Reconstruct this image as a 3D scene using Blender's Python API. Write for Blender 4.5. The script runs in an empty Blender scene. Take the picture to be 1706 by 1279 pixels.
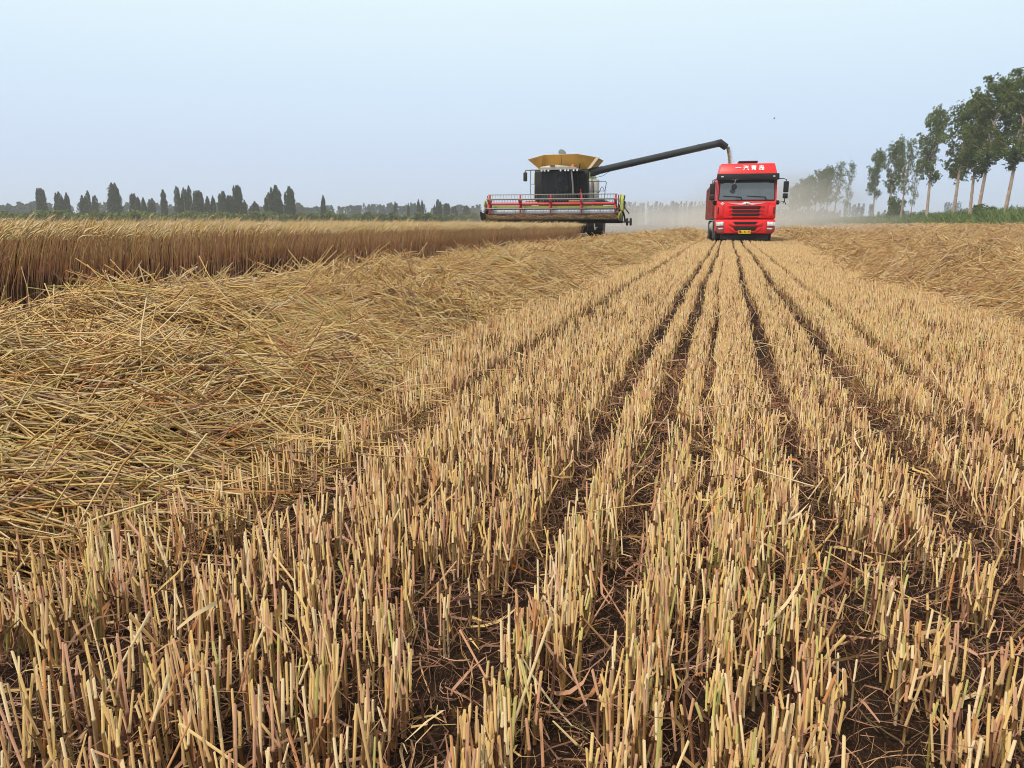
import bpy, bmesh, math, random
import numpy as np
from mathutils import Vector, Matrix
R = math.radians
sc = bpy.context.scene

# ---------------------------------------------------------------- camera
F, W, HC, PITCH = 1281.0, 1706.0, 0.84, R(11.75)
cam = bpy.data.cameras.new("camera"); cam_o = bpy.data.objects.new("camera", cam)
sc.collection.objects.link(cam_o)
cam.sensor_width = 36.0; cam.lens = 36.0 * F / W
cam.clip_start = 0.05; cam.clip_end = 6000
cam_o.location = (0, 0, HC); cam_o.rotation_euler = (R(90) - PITCH, 0, 0)
sc.camera = cam_o

# ---------------------------------------------------------------- world, sun, exposure
SUN_EL, SUN_AZ = R(52), R(226)      # azimuth clockwise from +Y
w = bpy.data.worlds.new("World"); sc.world = w; w.use_nodes = True
nt = w.node_tree; N = nt.nodes; L = nt.links; N.clear()
out = N.new('ShaderNodeOutputWorld'); bg = N.new('ShaderNodeBackground')
sky = N.new('ShaderNodeTexSky'); sky.sky_type = 'NISHITA'; sky.sun_disc = False
sky.sun_elevation = SUN_EL; sky.sun_rotation = SUN_AZ
sky.air_density = 1.0; sky.dust_density = 3.0; sky.ozone_density = 1.5
tc = N.new('ShaderNodeTexCoord'); sep = N.new('ShaderNodeSeparateXYZ')
veil = N.new('ShaderNodeValToRGB')      # the thin even cloud veil over the blue, paler higher up
cr = veil.color_ramp
cr.elements[0].position = 0.0; cr.elements[0].color = (0.60, 0.70, 0.86, 1)
cr.elements[1].position = 0.50; cr.elements[1].color = (0.90, 0.99, 0.97, 1)
e = cr.elements.new(0.07); e.color = (0.59, 0.71, 0.90, 1)
e = cr.elements.new(0.16); e.color = (0.65, 0.80, 0.95, 1)
e = cr.elements.new(0.28); e.color = (0.80, 0.95, 0.98, 1)
mul = N.new('ShaderNodeVectorMath'); mul.operation = 'SCALE'; mul.inputs['Scale'].default_value = 11.4
mix = N.new('ShaderNodeMix'); mix.data_type = 'RGBA'; mix.inputs['Factor'].default_value = 0.86
L.new(tc.outputs['Generated'], sep.inputs[0]); L.new(sep.outputs['Z'], veil.inputs['Fac'])
L.new(veil.outputs['Color'], mul.inputs[0]); L.new(sky.outputs['Color'], mix.inputs['A'])
L.new(mul.outputs['Vector'], mix.inputs['B']); L.new(mix.outputs['Result'], bg.inputs['Color'])
bg.inputs['Strength'].default_value = 0.1
L.new(bg.outputs[0], out.inputs['Surface'])
sd = bpy.data.lights.new("sun", 'SUN'); sd.energy = 3.3; sd.angle = R(9); sd.color = (1, 0.90, 0.77)
so = bpy.data.objects.new("sun", sd); sc.collection.objects.link(so)
to_sun = Vector((math.sin(SUN_AZ) * math.cos(SUN_EL), math.cos(SUN_AZ) * math.cos(SUN_EL), math.sin(SUN_EL)))
so.rotation_euler = to_sun.to_track_quat('Z', 'Y').to_euler()
sc.view_settings.view_transform = 'Standard'; sc.view_settings.look = 'None'
sc.view_settings.exposure = 0.0; sc.view_settings.gamma = 1.0
sc.cycles.use_denoising = True; sc.cycles.filter_width = 1.0
sc.cycles.max_bounces = 6; sc.cycles.diffuse_bounces = 3; sc.cycles.volume_bounces = 1
sc.cycles.transparent_max_bounces = 8; sc.cycles.glossy_bounces = 3
sc.cycles.volume_step_rate = 1.0; sc.cycles.volume_max_steps = 64

# ---------------------------------------------------------------- frames
A = R(15.34)                       # the drill rows run 15.3 degrees right of the camera's heading
def rw(u, v):                      # u along the rows, v across them -> world x, y
    return u * math.sin(A) + v * math.cos(A), u * math.cos(A) - v * math.sin(A)
def at(px, Y, py=None):            # a pixel of the photograph at ground distance Y -> world x, z
    y = (639.5 - py) / F if py is not None else 0.2
    k = Y / (math.cos(PITCH) + y * math.sin(PITCH))
    return (px - 853) / F * k, HC + (-math.sin(PITCH) + y * math.cos(PITCH)) * k
def smooth(a, b, x):
    t = np.clip((np.asarray(x, float) - a) / (b - a), 0, 1); return t * t * (3 - 2 * t)
def gz(v, u=0):                    # ground height: nearly flat, rising to a low bank at the right
    return 0.5 * smooth(9, 26, v)
def gzw(x, y):
    u = x * math.sin(A) + y * math.cos(A); v = x * math.cos(A) - y * math.sin(A)
    return gz(v, u)

# ---------------------------------------------------------------- materials
def mat(name, col, rough=0.6, metal=0.0, noise=0.0, nscale=8.0, bump=0.0, spec=0.5, dirt=None, dirt_amt=0.0, alpha=1.0, coat=0.0):
    m = bpy.data.materials.new(name); m.use_nodes = True
    nt = m.node_tree; b = nt.nodes['Principled BSDF']
    b.inputs['Base Color'].default_value = (*col, 1); b.inputs['Roughness'].default_value = rough
    b.inputs['Metallic'].default_value = metal; b.inputs['Specular IOR Level'].default_value = spec
    b.inputs['Coat Weight'].default_value = coat
    if alpha < 1: b.inputs['Alpha'].default_value = alpha
    if noise or bump or dirt_amt:
        t = nt.nodes.new('ShaderNodeTexCoord'); n = nt.nodes.new('ShaderNodeTexNoise')
        n.inputs['Scale'].default_value = nscale; n.inputs['Detail'].default_value = 5
        nt.links.new(t.outputs['Object'], n.inputs['Vector'])
        src = None
        if noise:
            rp = nt.nodes.new('ShaderNodeValToRGB')
            rp.color_ramp.elements[0].position = 0.3; rp.color_ramp.elements[1].position = 0.7
            rp.color_ramp.elements[0].color = (*[c * (1 - noise) for c in col], 1)
            rp.color_ramp.elements[1].color = (*[min(1, c * (1 + noise)) for c in col], 1)
            nt.links.new(n.outputs['Fac'], rp.inputs['Fac']); src = rp.outputs['Color']
            nt.links.new(src, b.inputs['Base Color'])
        if dirt_amt:
            n2 = nt.nodes.new('ShaderNodeTexNoise'); n2.inputs['Scale'].default_value = nscale * 0.6; n2.inputs['Detail'].default_value = 8
            nt.links.new(t.outputs['Object'], n2.inputs['Vector'])
            mp = nt.nodes.new('ShaderNodeMapRange'); mp.inputs['From Min'].default_value = 0.35; mp.inputs['From Max'].default_value = 0.75
            mp.inputs['To Max'].default_value = dirt_amt * 1.6; mp.clamp = True
            mx = nt.nodes.new('ShaderNodeMix'); mx.data_type = 'RGBA'
            nt.links.new(n2.outputs['Fac'], mp.inputs['Value']); nt.links.new(mp.outputs['Result'], mx.inputs['Factor'])
            if src: nt.links.new(src, mx.inputs['A'])
            else: mx.inputs['A'].default_value = (*col, 1)
            mx.inputs['B'].default_value = (*(dirt or (0.35, 0.27, 0.18)), 1)
            nt.links.new(mx.outputs['Result'], b.inputs['Base Color'])
        if bump:
            bp = nt.nodes.new('ShaderNodeBump'); bp.inputs['Strength'].default_value = bump; bp.inputs['Distance'].default_value = 0.02
            nt.links.new(n.outputs['Fac'], bp.inputs['Height']); nt.links.new(bp.outputs['Normal'], b.inputs['Normal'])
    return m
def tint_mat(name, stops, rough=0.75, spec=0.25, trans=0.0):
    m = bpy.data.materials.new(name); m.use_nodes = True
    nt = m.node_tree; b = nt.nodes['Principled BSDF']
    a = nt.nodes.new('ShaderNodeAttribute'); a.attribute_name = 'tint'
    rp = nt.nodes.new('ShaderNodeValToRGB'); cr = rp.color_ramp
    while len(cr.elements) > 2: cr.elements.remove(cr.elements[0])
    cr.elements[0].position = stops[0][0]; cr.elements[0].color = (*stops[0][1], 1)
    cr.elements[1].position = stops[-1][0]; cr.elements[1].color = (*stops[-1][1], 1)
    for p, c in stops[1:-1]:
        e = cr.elements.new(p); e.color = (*c, 1)
    nt.links.new(a.outputs['Fac'], rp.inputs['Fac']); nt.links.new(rp.outputs['Color'], b.inputs['Base Color'])
    b.inputs['Roughness'].default_value = rough; b.inputs['Specular IOR Level'].default_value = spec
    if trans:
        tr = nt.nodes.new('ShaderNodeBsdfTranslucent'); mx = nt.nodes.new('ShaderNodeMixShader')
        mx.inputs['Fac'].default_value = trans
        nt.links.new(rp.outputs['Color'], tr.inputs['Color'])
        nt.links.new(b.outputs[0], mx.inputs[1]); nt.links.new(tr.outputs[0], mx.inputs[2])
        nt.links.new(mx.outputs[0], nt.nodes['Material Output'].inputs['Surface'])
    return m
# straw tints: 0 cream, .12 gold, .24 tan, .36 orange brown, .48 pink tan, .6 grey brown, .72 dark brown, .84 yellow green, 1 dark green
CRM, GLD, TAN, ORG, PNK, GRB, DBR, YGR, DGR = 0, .12, .24, .36, .48, .6, .72, .84, 1.0
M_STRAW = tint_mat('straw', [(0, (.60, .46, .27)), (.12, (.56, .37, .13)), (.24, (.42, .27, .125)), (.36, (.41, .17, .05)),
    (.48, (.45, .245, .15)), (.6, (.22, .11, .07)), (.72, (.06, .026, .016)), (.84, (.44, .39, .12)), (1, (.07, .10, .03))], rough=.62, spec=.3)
M_LEAF = tint_mat('foliage', [(0, (.055, .078, .022)), (.5, (.105, .138, .036)), (1, (.20, .235, .065))], rough=.85, spec=.12, trans=.22)
M_LEAFD = tint_mat('poplar_foliage', [(0, (.018, .034, .016)), (.5, (.034, .056, .024)), (1, (.06, .09, .035))], rough=.7, spec=.2, trans=.1)
M_REED = tint_mat('reed_green', [(0, (.06, .09, .028)), (.5, (.13, .18, .05)), (.8, (.22, .25, .08)), (1, (.36, .30, .14))], rough=.7, spec=.2, trans=.15)
M_BARK = mat('bark', (.36, .26, .19), .9, noise=.4, nscale=3, bump=.5)

# ---------------------------------------------------------------- objects
def tag(o, label=None, cat=None, group=None, kind=None):
    if label: o['label'] = label
    if cat: o['category'] = cat
    if group: o['group'] = group
    if kind: o['kind'] = kind
    return o
def empty(name, loc, rz=0):
    o = bpy.data.objects.new(name, None); sc.collection.objects.link(o)
    o.location = loc; o.rotation_euler = (0, 0, rz); return o
def link(name, me, parent=None, m=None):
    if m is not None and not me.materials: me.materials.append(m)
    o = bpy.data.objects.new(name, me); sc.collection.objects.link(o)
    if parent: o.parent = parent
    return o
def copy_tree(o, parent=None):
    c = o.copy(); sc.collection.objects.link(c)
    if parent: c.parent = parent
    for ch in list(o.children): copy_tree(ch, c)
    return c

class Soup:
    """numpy collector for thousands of small tubes and ribbons"""
    def __init__(s): s.v = []; s.f = []; s.t = []; s.n = 0
    def add(s, V, Q, T):
        s.v.append(V.reshape(-1, 3).astype(np.float32)); s.f.append(Q.reshape(-1, 4) + s.n); s.t.append(T.reshape(-1).astype(np.float32)); s.n += s.v[-1].shape[0]
    def tubes(s, P, Rr, T, sides=3, cap=False, rng=None, slant=0):
        P = np.asarray(P, float); n, K, _ = P.shape
        Rr = np.broadcast_to(Rr, (n, K)); T = np.broadcast_to(T, (n, K))
        D = P[:, -1] - P[:, 0]; D /= np.linalg.norm(D, axis=1, keepdims=True) + 1e-9
        ref = np.where((np.abs(D[:, 2]) > .8)[:, None], np.array([[1., 0, 0]]), np.array([[0, 0, 1.]]))
        a = np.cross(D, ref); a /= np.linalg.norm(a, axis=1, keepdims=True) + 1e-9
        b = np.cross(D, a)
        ph = (rng.random(n) if rng is not None else np.zeros(n)) * 2 * np.pi
        if sides == 2:
            d = a * np.cos(ph)[:, None] + b * np.sin(ph)[:, None]
            V = np.stack([P - d[:, None] * Rr[..., None], P + d[:, None] * Rr[..., None]], 2)
        else:
            an = ph[:, None] + np.arange(sides)[None] * 2 * np.pi / sides
            d = a[:, None] * np.cos(an)[..., None] + b[:, None] * np.sin(an)[..., None]     # n,s,3
            V = P[:, :, None] + d[:, None] * Rr[:, :, None, None]
        S = V.shape[2]
        if slant: V[:, -1, :, 2] += (d @ np.array([.8, .6, 0])) * Rr[:, -1:] * (rng.normal(0, slant, (n, 1)) ) + rng.normal(0, .25, (n, S)) * Rr[:, -1:]
        i = np.arange(n)[:, None, None] * K * S + np.arange(K - 1)[None, :, None] * S
        j = np.arange(1 if S == 2 else S)[None, None]; j2 = (j + 1) % S
        Q = np.stack([i + j, i + j2, i + j2 + S, i + j + S], -1).reshape(-1, 4)
        if cap and S >= 4:
            b0 = np.arange(n) * K * S + (K - 1) * S
            C = [np.stack([b0, b0 + 1, b0 + 2, b0 + 3], -1)]
            if S == 6: C.append(np.stack([b0, b0 + 3, b0 + 4, b0 + 5], -1))
            Q = np.concatenate([Q] + C)
        s.add(V, Q, np.repeat(T[:, :, None], S, 2))
    def quads(s, C, U, Vv, T):          # leaf cards: centre, half axes
        V = np.stack([C - U, C - Vv * .9, C + U, C + Vv], 1)
        n = len(C); Q = np.arange(n * 4).reshape(n, 4)
        s.add(V, Q, np.repeat(np.asarray(T)[:, None], 4, 1))
    def mesh(s, name):
        V = np.concatenate(s.v); Q = np.concatenate(s.f).astype(np.int32); T = np.concatenate(s.t)
        me = bpy.data.meshes.new(name); me.vertices.add(len(V)); me.vertices.foreach_set('co', V.ravel())
        me.loops.add(Q.size); me.loops.foreach_set('vertex_index', Q.ravel())
        me.polygons.add(len(Q)); me.polygons.foreach_set('loop_start', np.arange(len(Q), dtype=np.int32) * 4)
        at_ = me.attributes.new('tint', 'FLOAT', 'POINT'); at_.data.foreach_set('value', T)
        me.update(calc_edges=True)
        return me
    def build(s, name, m, parent=None): return link(name, s.mesh(name), parent, m)
def pick(rng, n, cats, p, jit=.03):
    p = np.array(p, float); p /= p.sum()
    return np.clip(np.array(cats)[rng.choice(len(cats), n, p=p)] + rng.uniform(-jit, jit, n), 0, 1)
def sph(rng, n):
    d = rng.normal(size=(n, 3)); return d / (np.linalg.norm(d, axis=1, keepdims=True) + 1e-9)
def in_view(x, y, side=1.6, back=-.2):
    return (np.abs(x) < .70 * y + side) & (y > back)

# ---------------------------------------------------------------- ground
def ground():
    vs = np.unique(np.concatenate([-np.geomspace(2000, 12, 14), np.linspace(-12, 34, 93), np.geomspace(36, 2000, 14)]))
    us = np.unique(np.concatenate([-np.geomspace(400, 4, 7), np.linspace(-3, 20, 93), np.geomspace(20.6, 2200, 50)]))
    rng = np.random.default_rng(1)
    U, V = np.meshgrid(us, vs, indexing='ij')
    Z = gz(V) + np.where((U < 60) & (np.abs(V) < 34), rng.normal(0, .009, U.shape), 0)
    for g in (-.42, .26, .95): Z -= .022 * np.exp(-((V - g) / .09) ** 2) * (U > -2)
    X = U * math.sin(A) + V * math.cos(A); Y = U * math.cos(A) - V * math.sin(A)
    me = bpy.data.meshes.new('ground'); nu, nv = U.shape
    P = np.stack([X, Y, Z], -1).reshape(-1, 3)
    i = (np.arange(nu - 1)[:, None] * nv + np.arange(nv - 1)[None]).ravel()
    me.from_pydata(P.tolist(), [], np.stack([i, i + nv, i + nv + 1, i + 1], -1).tolist())
    m = bpy.data.materials.new('soil'); m.use_nodes = True
    nt = m.node_tree; b = nt.nodes['Principled BSDF']; b.inputs['Roughness'].default_value = .95; b.inputs['Specular IOR Level'].default_value = .1
    t = nt.nodes.new('ShaderNodeTexCoord')
    def noise(sc_, det=6, ro=.6):
        n = nt.nodes.new('ShaderNodeTexNoise'); n.inputs['Scale'].default_value = sc_; n.inputs['Detail'].default_value = det; n.inputs['Roughness'].default_value = ro
        nt.links.new(t.outputs['Object'], n.inputs['Vector']); return n
    n1 = noise(9); n2 = noise(160, 3, .7); n3 = noise(.6, 4)
    r1 = nt.nodes.new('ShaderNodeValToRGB'); c = r1.color_ramp
    c.elements[0].position = .3; c.elements[0].color = (.034, .018, .012, 1); c.elements[1].position = .72; c.elements[1].color = (.080, .044, .028, 1)
    nt.links.new(n1.outputs['Fac'], r1.inputs['Fac'])
    r2 = nt.nodes.new('ShaderNodeValToRGB'); c = r2.color_ramp       # chaff scattered on the soil
    c.elements[0].position = .54; c.elements[0].color = (0, 0, 0, 1); c.elements[1].position = .66; c.elements[1].color = (1, 1, 1, 1)
    nt.links.new(n2.outputs['Fac'], r2.inputs['Fac'])
    mx = nt.nodes.new('ShaderNodeMix'); mx.data_type = 'RGBA'
    mh = nt.nodes.new('ShaderNodeMath'); mh.operation = 'MULTIPLY'; mh.inputs[1].default_value = .75
    nt.links.new(r2.outputs['Color'], mh.inputs[0]); nt.links.new(mh.outputs[0], mx.inputs['Factor'])
    nt.links.new(r1.outputs['Color'], mx.inputs['A']); mx.inputs['B'].default_value = (.20, .12, .07, 1)
    nt.links.new(mx.outputs['Result'], b.inputs['Base Color'])
    bp = nt.nodes.new('ShaderNodeBump'); bp.inputs['Strength'].default_value = 1.0; bp.inputs['Distance'].default_value = .05
    nt.links.new(n2.outputs['Fac'], bp.inputs['Height']); nt.links.new(bp.outputs['Normal'], b.inputs['Normal'])
    tag(link('ground', me, None, m), kind='structure')
ground()

# ---------------------------------------------------------------- stubble
def swath_left(u):      # left and right foot of the left windrow
    u = np.asarray(u, float)
    r = -1.5 - .22 * smooth(2.6, 5, u) + .12 * np.sin(u * .9) + .08 * np.sin(u * 2.3 + 1) + .18 * smooth(14, 26, u)
    r = r - .9 * (1 - smooth(.7, 1.45, u))
    l = -4.1 + .15 * np.sin(u * .7 + 2) + .1 * np.sin(u * 1.7)
    return l, r
def swath_right(u):
    u = np.asarray(u, float)
    l = 2.12 + .16 * np.sin(u * .8 + 1) + .10 * np.sin(u * 2.1) + .95 * smooth(14, 38, u)
    r = 5.5 + .2 * np.sin(u * .6) + .6 * smooth(14, 38, u)
    return l, r
GAPS = [(-.42, .062), (-.2, .030), (-.04, .02), (.26, .056), (.58, .034), (.95, .062), (1.6, .034), (-1.11, .040), (2.3, .035), (-1.8, .04), (-2.6, .04), (3.0, .04)]
WHEAT_EDGE = lambda u: -5.95 - .35 * smooth(8, 22, u) - .75 * smooth(30, 39, u) + .05 * np.sin(np.asarray(u) * 1.3)
def stubble():
    rng = np.random.default_rng(7)
    S = Soup()
    rows = [r for r in np.arange(-7.6, 26, .104) if all(abs(r - g) > wd_ + .012 for g, wd_ in GAPS)]
    rows += [-.345, -.145, .02, .17, .335, .855, 1.04]
    U, Vv = [], []
    for k, r in enumerate(rows):
        # density along the row falls with distance; each row is a string of plants, each plant a tuft of tillers
        umax = 130 if abs(r) < 9 else 170
        umin = max(-.3, (abs(r) - 2.2) * 1.0)
        edges = [(umin, 6, 62), (6, 14, 50), (14, 30, 34), (30, 60, 14), (60, umax, 5)]
        if abs(r) > 6: edges = [(umin, 14, 20), (14, 30, 14), (30, 60, 6.5), (60, umax, 3)]
        for a, b, dns in edges:
            a = max(a, umin)
            if b <= a: continue
            n = int((b - a) * dns * .90) + 1
            pu = rng.uniform(a, b, n); pv = r + rng.normal(0, 1, n) * (.021 + .005 * (1 - smooth(1.5, 4, pu)))
            m = rng.poisson(1.5, n) + 1
            uu = np.repeat(pu, m) + rng.normal(0, .013, m.sum()); vv = np.repeat(pv, m) + rng.normal(0, .013, m.sum())
            U.append(uu); Vv.append(vv)
    U = np.concatenate(U); V = np.concatenate(Vv)
    V = V + .018 * np.sin(U * .35 + 1) + .012 * np.sin(U * 1.1)
    keep = np.ones(len(U), bool)
    for g, wd in GAPS:
        gg = g + .018 * np.sin(U * .35 + 1) + .012 * np.sin(U * 1.1)
        keep &= ~((np.abs(V - gg) < wd * (.75 + .25 * np.sin(U * 2.3 + g * 9)) * (.62 + .38 * smooth(1.2, 4.2, U))) & (rng.random(len(U)) > .02 + .10 * (1 - smooth(1, 3.5, U))))
    # bare patches where plants failed
    bare = (np.sin(U * 3.1 + V * 5) + np.sin(U * 1.7 - V * 7.3 + 2) + np.sin(U * 5.3 + V * 11.7)) > 2.1
    keep &= ~(bare & (rng.random(len(U)) > .15))
    # furrow gaps break up close to the camera
    ll, lr = swath_left(U); rl, rr = swath_right(U)
    keep &= ~((V < lr - .12) & (V > ll + .3) & (U > 1.15)) & ~((V > rl + .35) & (V < rr - .3) & (U > 4))
    keep &= V > WHEAT_EDGE(U) + .03
    X = U * math.sin(A) + V * math.cos(A); Y = U * math.cos(A) - V * math.sin(A)
    keep &= in_view(X, Y)
    # nothing stands under the wheels or in the wheel tracks just behind them
    keep &= ~((Y > 34.3) & (Y < 50) & (np.abs(X - (10.09 + (Y - 34) * .2126)) < 1.4))
    keep &= ~((Y > 41) & (Y < 50) & (np.abs(X - (1.97 + (Y - 40) * .2126)) < 2.4))
    U, V, X, Y = U[keep], V[keep], X[keep], Y[keep]
    d = np.hypot(X, Y); n = len(U)
    h = np.clip(rng.normal(.126, .021, n), .05, .20) * (1 - .10 * np.sin(V * 2.1 + U * .3))
    low = rng.random(n) < .10; h[low] *= rng.uniform(.35, .8, low.sum())
    rad = rng.uniform(.0017, .0027, n) * np.interp(d, [2, 4.5, 9, 27, 70], [1, .84, .88, 1.35, 2.6])
    tilt = rng.normal(0, .055, (n, 2)) + rng.normal(0, .02, (n, 2)); wild = rng.random(n) < .07
    tilt[wild] += rng.normal(0, .38, (wild.sum(), 2))
    Z = gz(V)
    top = np.stack([X + tilt[:, 0] * h, Y + tilt[:, 1] * h, Z + h], -1); bot = np.stack([X, Y, Z - .01], -1)
    hn = rng.uniform(.25, .85, n)
    tU = pick(rng, n, [CRM, GLD, TAN, PNK, YGR, ORG], [.22, .28, .26, .18, .02, .04], .05)
    # patches where the straw was still green
    gp = (np.sin(U * .9 + V * 2.2) + np.sin(U * .37 - V * 1.1 + 1)) > 1.25
    gg = gp & (rng.random(n) < .07); tU[gg] = np.clip(rng.normal(YGR, .03, gg.sum()), 0, 1)
    tL = pick(rng, n, [TAN, PNK, GRB, GLD, YGR], [.24, .30, .34, .07, .05], .06)
    sm = rng.random(n) < .62; tL[sm] = tU[sm]
    near = d < 4.2; mid = (~near) & (d < 27); far = d >= 27
    lerp = lambda a: bot + (top - bot) * a[:, None]
    bend = rng.normal(0, .0035, (n, 3)); bend[:, 2] = 0
    for msk, sides in ((near, 6), (mid, 4)):
        b0, t0 = bot[msk], top[msk]; hh = hn[msk]; g = .022
        f = [np.zeros_like(hh), hh - g, hh - g * .9, hh + g * .2, hh + g * .3, np.ones_like(hh)]
        P = np.stack([bot[msk] + (top[msk] - bot[msk]) * x[:, None] + bend[msk] * (4 * x * (1 - x))[:, None] * 1.5 for x in f], 1)
        r = rad[msk]; Rr = np.stack([r * 1.25, r * 1.15, r * 1.28, r * 1.28, r * .98, r * .94], 1)
        nd = np.where(rng.random(msk.sum()) < .4, DGR - .08, DBR); nd = np.where(rng.random(msk.sum()) < .55, nd, tU[msk])
        T = np.stack([tL[msk], tL[msk], nd, nd, tU[msk], tU[msk]], 1)
        S.tubes(P, Rr, T, sides, True, rng, slant=.9)
    P = np.stack([bot[far], lerp(hn)[far], top[far]], 1)
    S.tubes(P, rad[far, None] * np.array([[1.15, 1.05, .95]]), np.stack([tL[far], tU[far], tU[far]], 1), 4, True, rng, slant=.9)
    # split sheaths and short broken blades hugging the stalks
    def curls(n, dmax, wid, ln, col, zmax, loc=None):
        if loc is None:
            y = dmax * np.sqrt(rng.random(n)) ** 1.15; x = (rng.random(n) * 2 - 1) * (.70 * y + 1.2)
        else: x, y = loc
        z = gzw(x, y) + rng.uniform(.0, zmax, n) ** 1.0 * rng.random(n)
        az = rng.uniform(0, 2 * np.pi, n); el = rng.normal(0, .45, n); le = rng.uniform(*ln, n)
        P = [np.stack([x, y, z], -1)]
        cv = rng.normal(0, .75, n); ce = rng.normal(0, .5, n)
        for k in range(4):
            P.append(P[-1] + np.stack([np.cos(az) * np.cos(el), np.sin(az) * np.cos(el), np.sin(el)], -1) * (le / 4)[:, None])
            az = az + cv; el = el + ce
        P = np.stack(P, 1)
        P[..., 2] = np.maximum(P[..., 2], gzw(P[..., 0], P[..., 1]) + .002)
        wd = rng.uniform(*wid, n)[:, None] * np.array([[.6, 1, 1, .8, .15]])
        S.tubes(P, wd, np.broadcast_to(col[:, None], (n, 5)), 2, False, rng)
    curls(62000, 4.5, (.0005, .0014), (.05, .16), pick(rng, 62000, [GRB, PNK, TAN, DBR, ORG], [.42, .17, .07, .30, .04]), .11)
    curls(26000, 11, (.0012, .003), (.06, .2), pick(rng, 26000, [GRB, PNK, TAN, DBR, GLD], [.40, .20, .08, .28, .04]), .08)
    curls(3000, 4.5, (.002, .0042), (.09, .2), pick(rng, 3000, [PNK, TAN, GLD, CRM, ORG], [.36, .26, .16, .08, .14]), .15)
    ns = np.flatnonzero(near | mid); ii = rng.choice(ns, 22000)
    curls(22000, 0, (.0010, .0028), (.05, .14), pick(rng, 22000, [PNK, TAN, GRB, GLD, ORG], [.30, .18, .36, .08, .08]), .15, (X[ii] + rng.normal(0, .006, 22000), Y[ii] + rng.normal(0, .006, 22000)))
    # loose straws fallen between the rows
    def loose(n, dmin, dmax, r0, col):
        y = dmin + (dmax - dmin) * np.sqrt(rng.random(n)); x = (rng.random(n) * 2 - 1) * (.70 * y + 1.2)
        z = gzw(x, y) + rng.uniform(.005, .14, n); az = rng.uniform(0, np.pi, n); el = rng.normal(0, .22, n); le = rng.uniform(.07, .3, n)
        dv = np.stack([np.cos(az) * np.cos(el), np.sin(az) * np.cos(el), np.sin(el)], -1) * le[:, None]
        c = np.stack([x, y, z], -1); P = np.stack([c - dv / 2, c + rng.normal(0, .006, (n, 3)), c + dv / 2], 1)
        P[..., 2] = np.maximum(P[..., 2], gzw(P[..., 0], P[..., 1]) + .004)
        S.tubes(P, r0 * rng.uniform(.7, 1.2, (n, 1)), np.broadcast_to(col[:, None], (n, 3)), 4, True, rng)
    loose(170, 1.1, 5, .0020, pick(rng, 170, [CRM, GLD, TAN, PNK], [.3, .3, .25, .15]))
    loose(900, 5, 20, .0032, pick(rng, 900, [CRM, GLD, TAN], [.4, .35, .25]))
    # chaff and short bits lying flat on the soil
    n = 70000; y = 9 * rng.random(n) ** .75; x = (rng.random(n) * 2 - 1) * (.70 * y + 1.2)
    az = rng.uniform(0, 2 * np.pi, n); le = rng.uniform(.004, .015, n)
    c = np.stack([x, y, gzw(x, y) + rng.uniform(.002, .012, n)], -1)
    for g in (-.42, .26, .95):
        vv = x * math.cos(A) - y * math.sin(A); c[:, 2] -= .018 * np.exp(-((vv - g) / .09) ** 2)
    dx = np.stack([np.cos(az), np.sin(az), rng.normal(0, .3, n)], -1) * le[:, None]; dy = np.stack([-np.sin(az), np.cos(az), rng.normal(0, .3, n)], -1) * .0014
    S.quads(c, dx, dy, pick(rng, n, [GRB, DBR, TAN, PNK], [.36, .38, .12, .14]))
    tag(S.build('stubble', M_STRAW), 'cut wheat stubble standing in long drill rows with dry leaves between', 'stubble', kind='stuff')
stubble()

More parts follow.
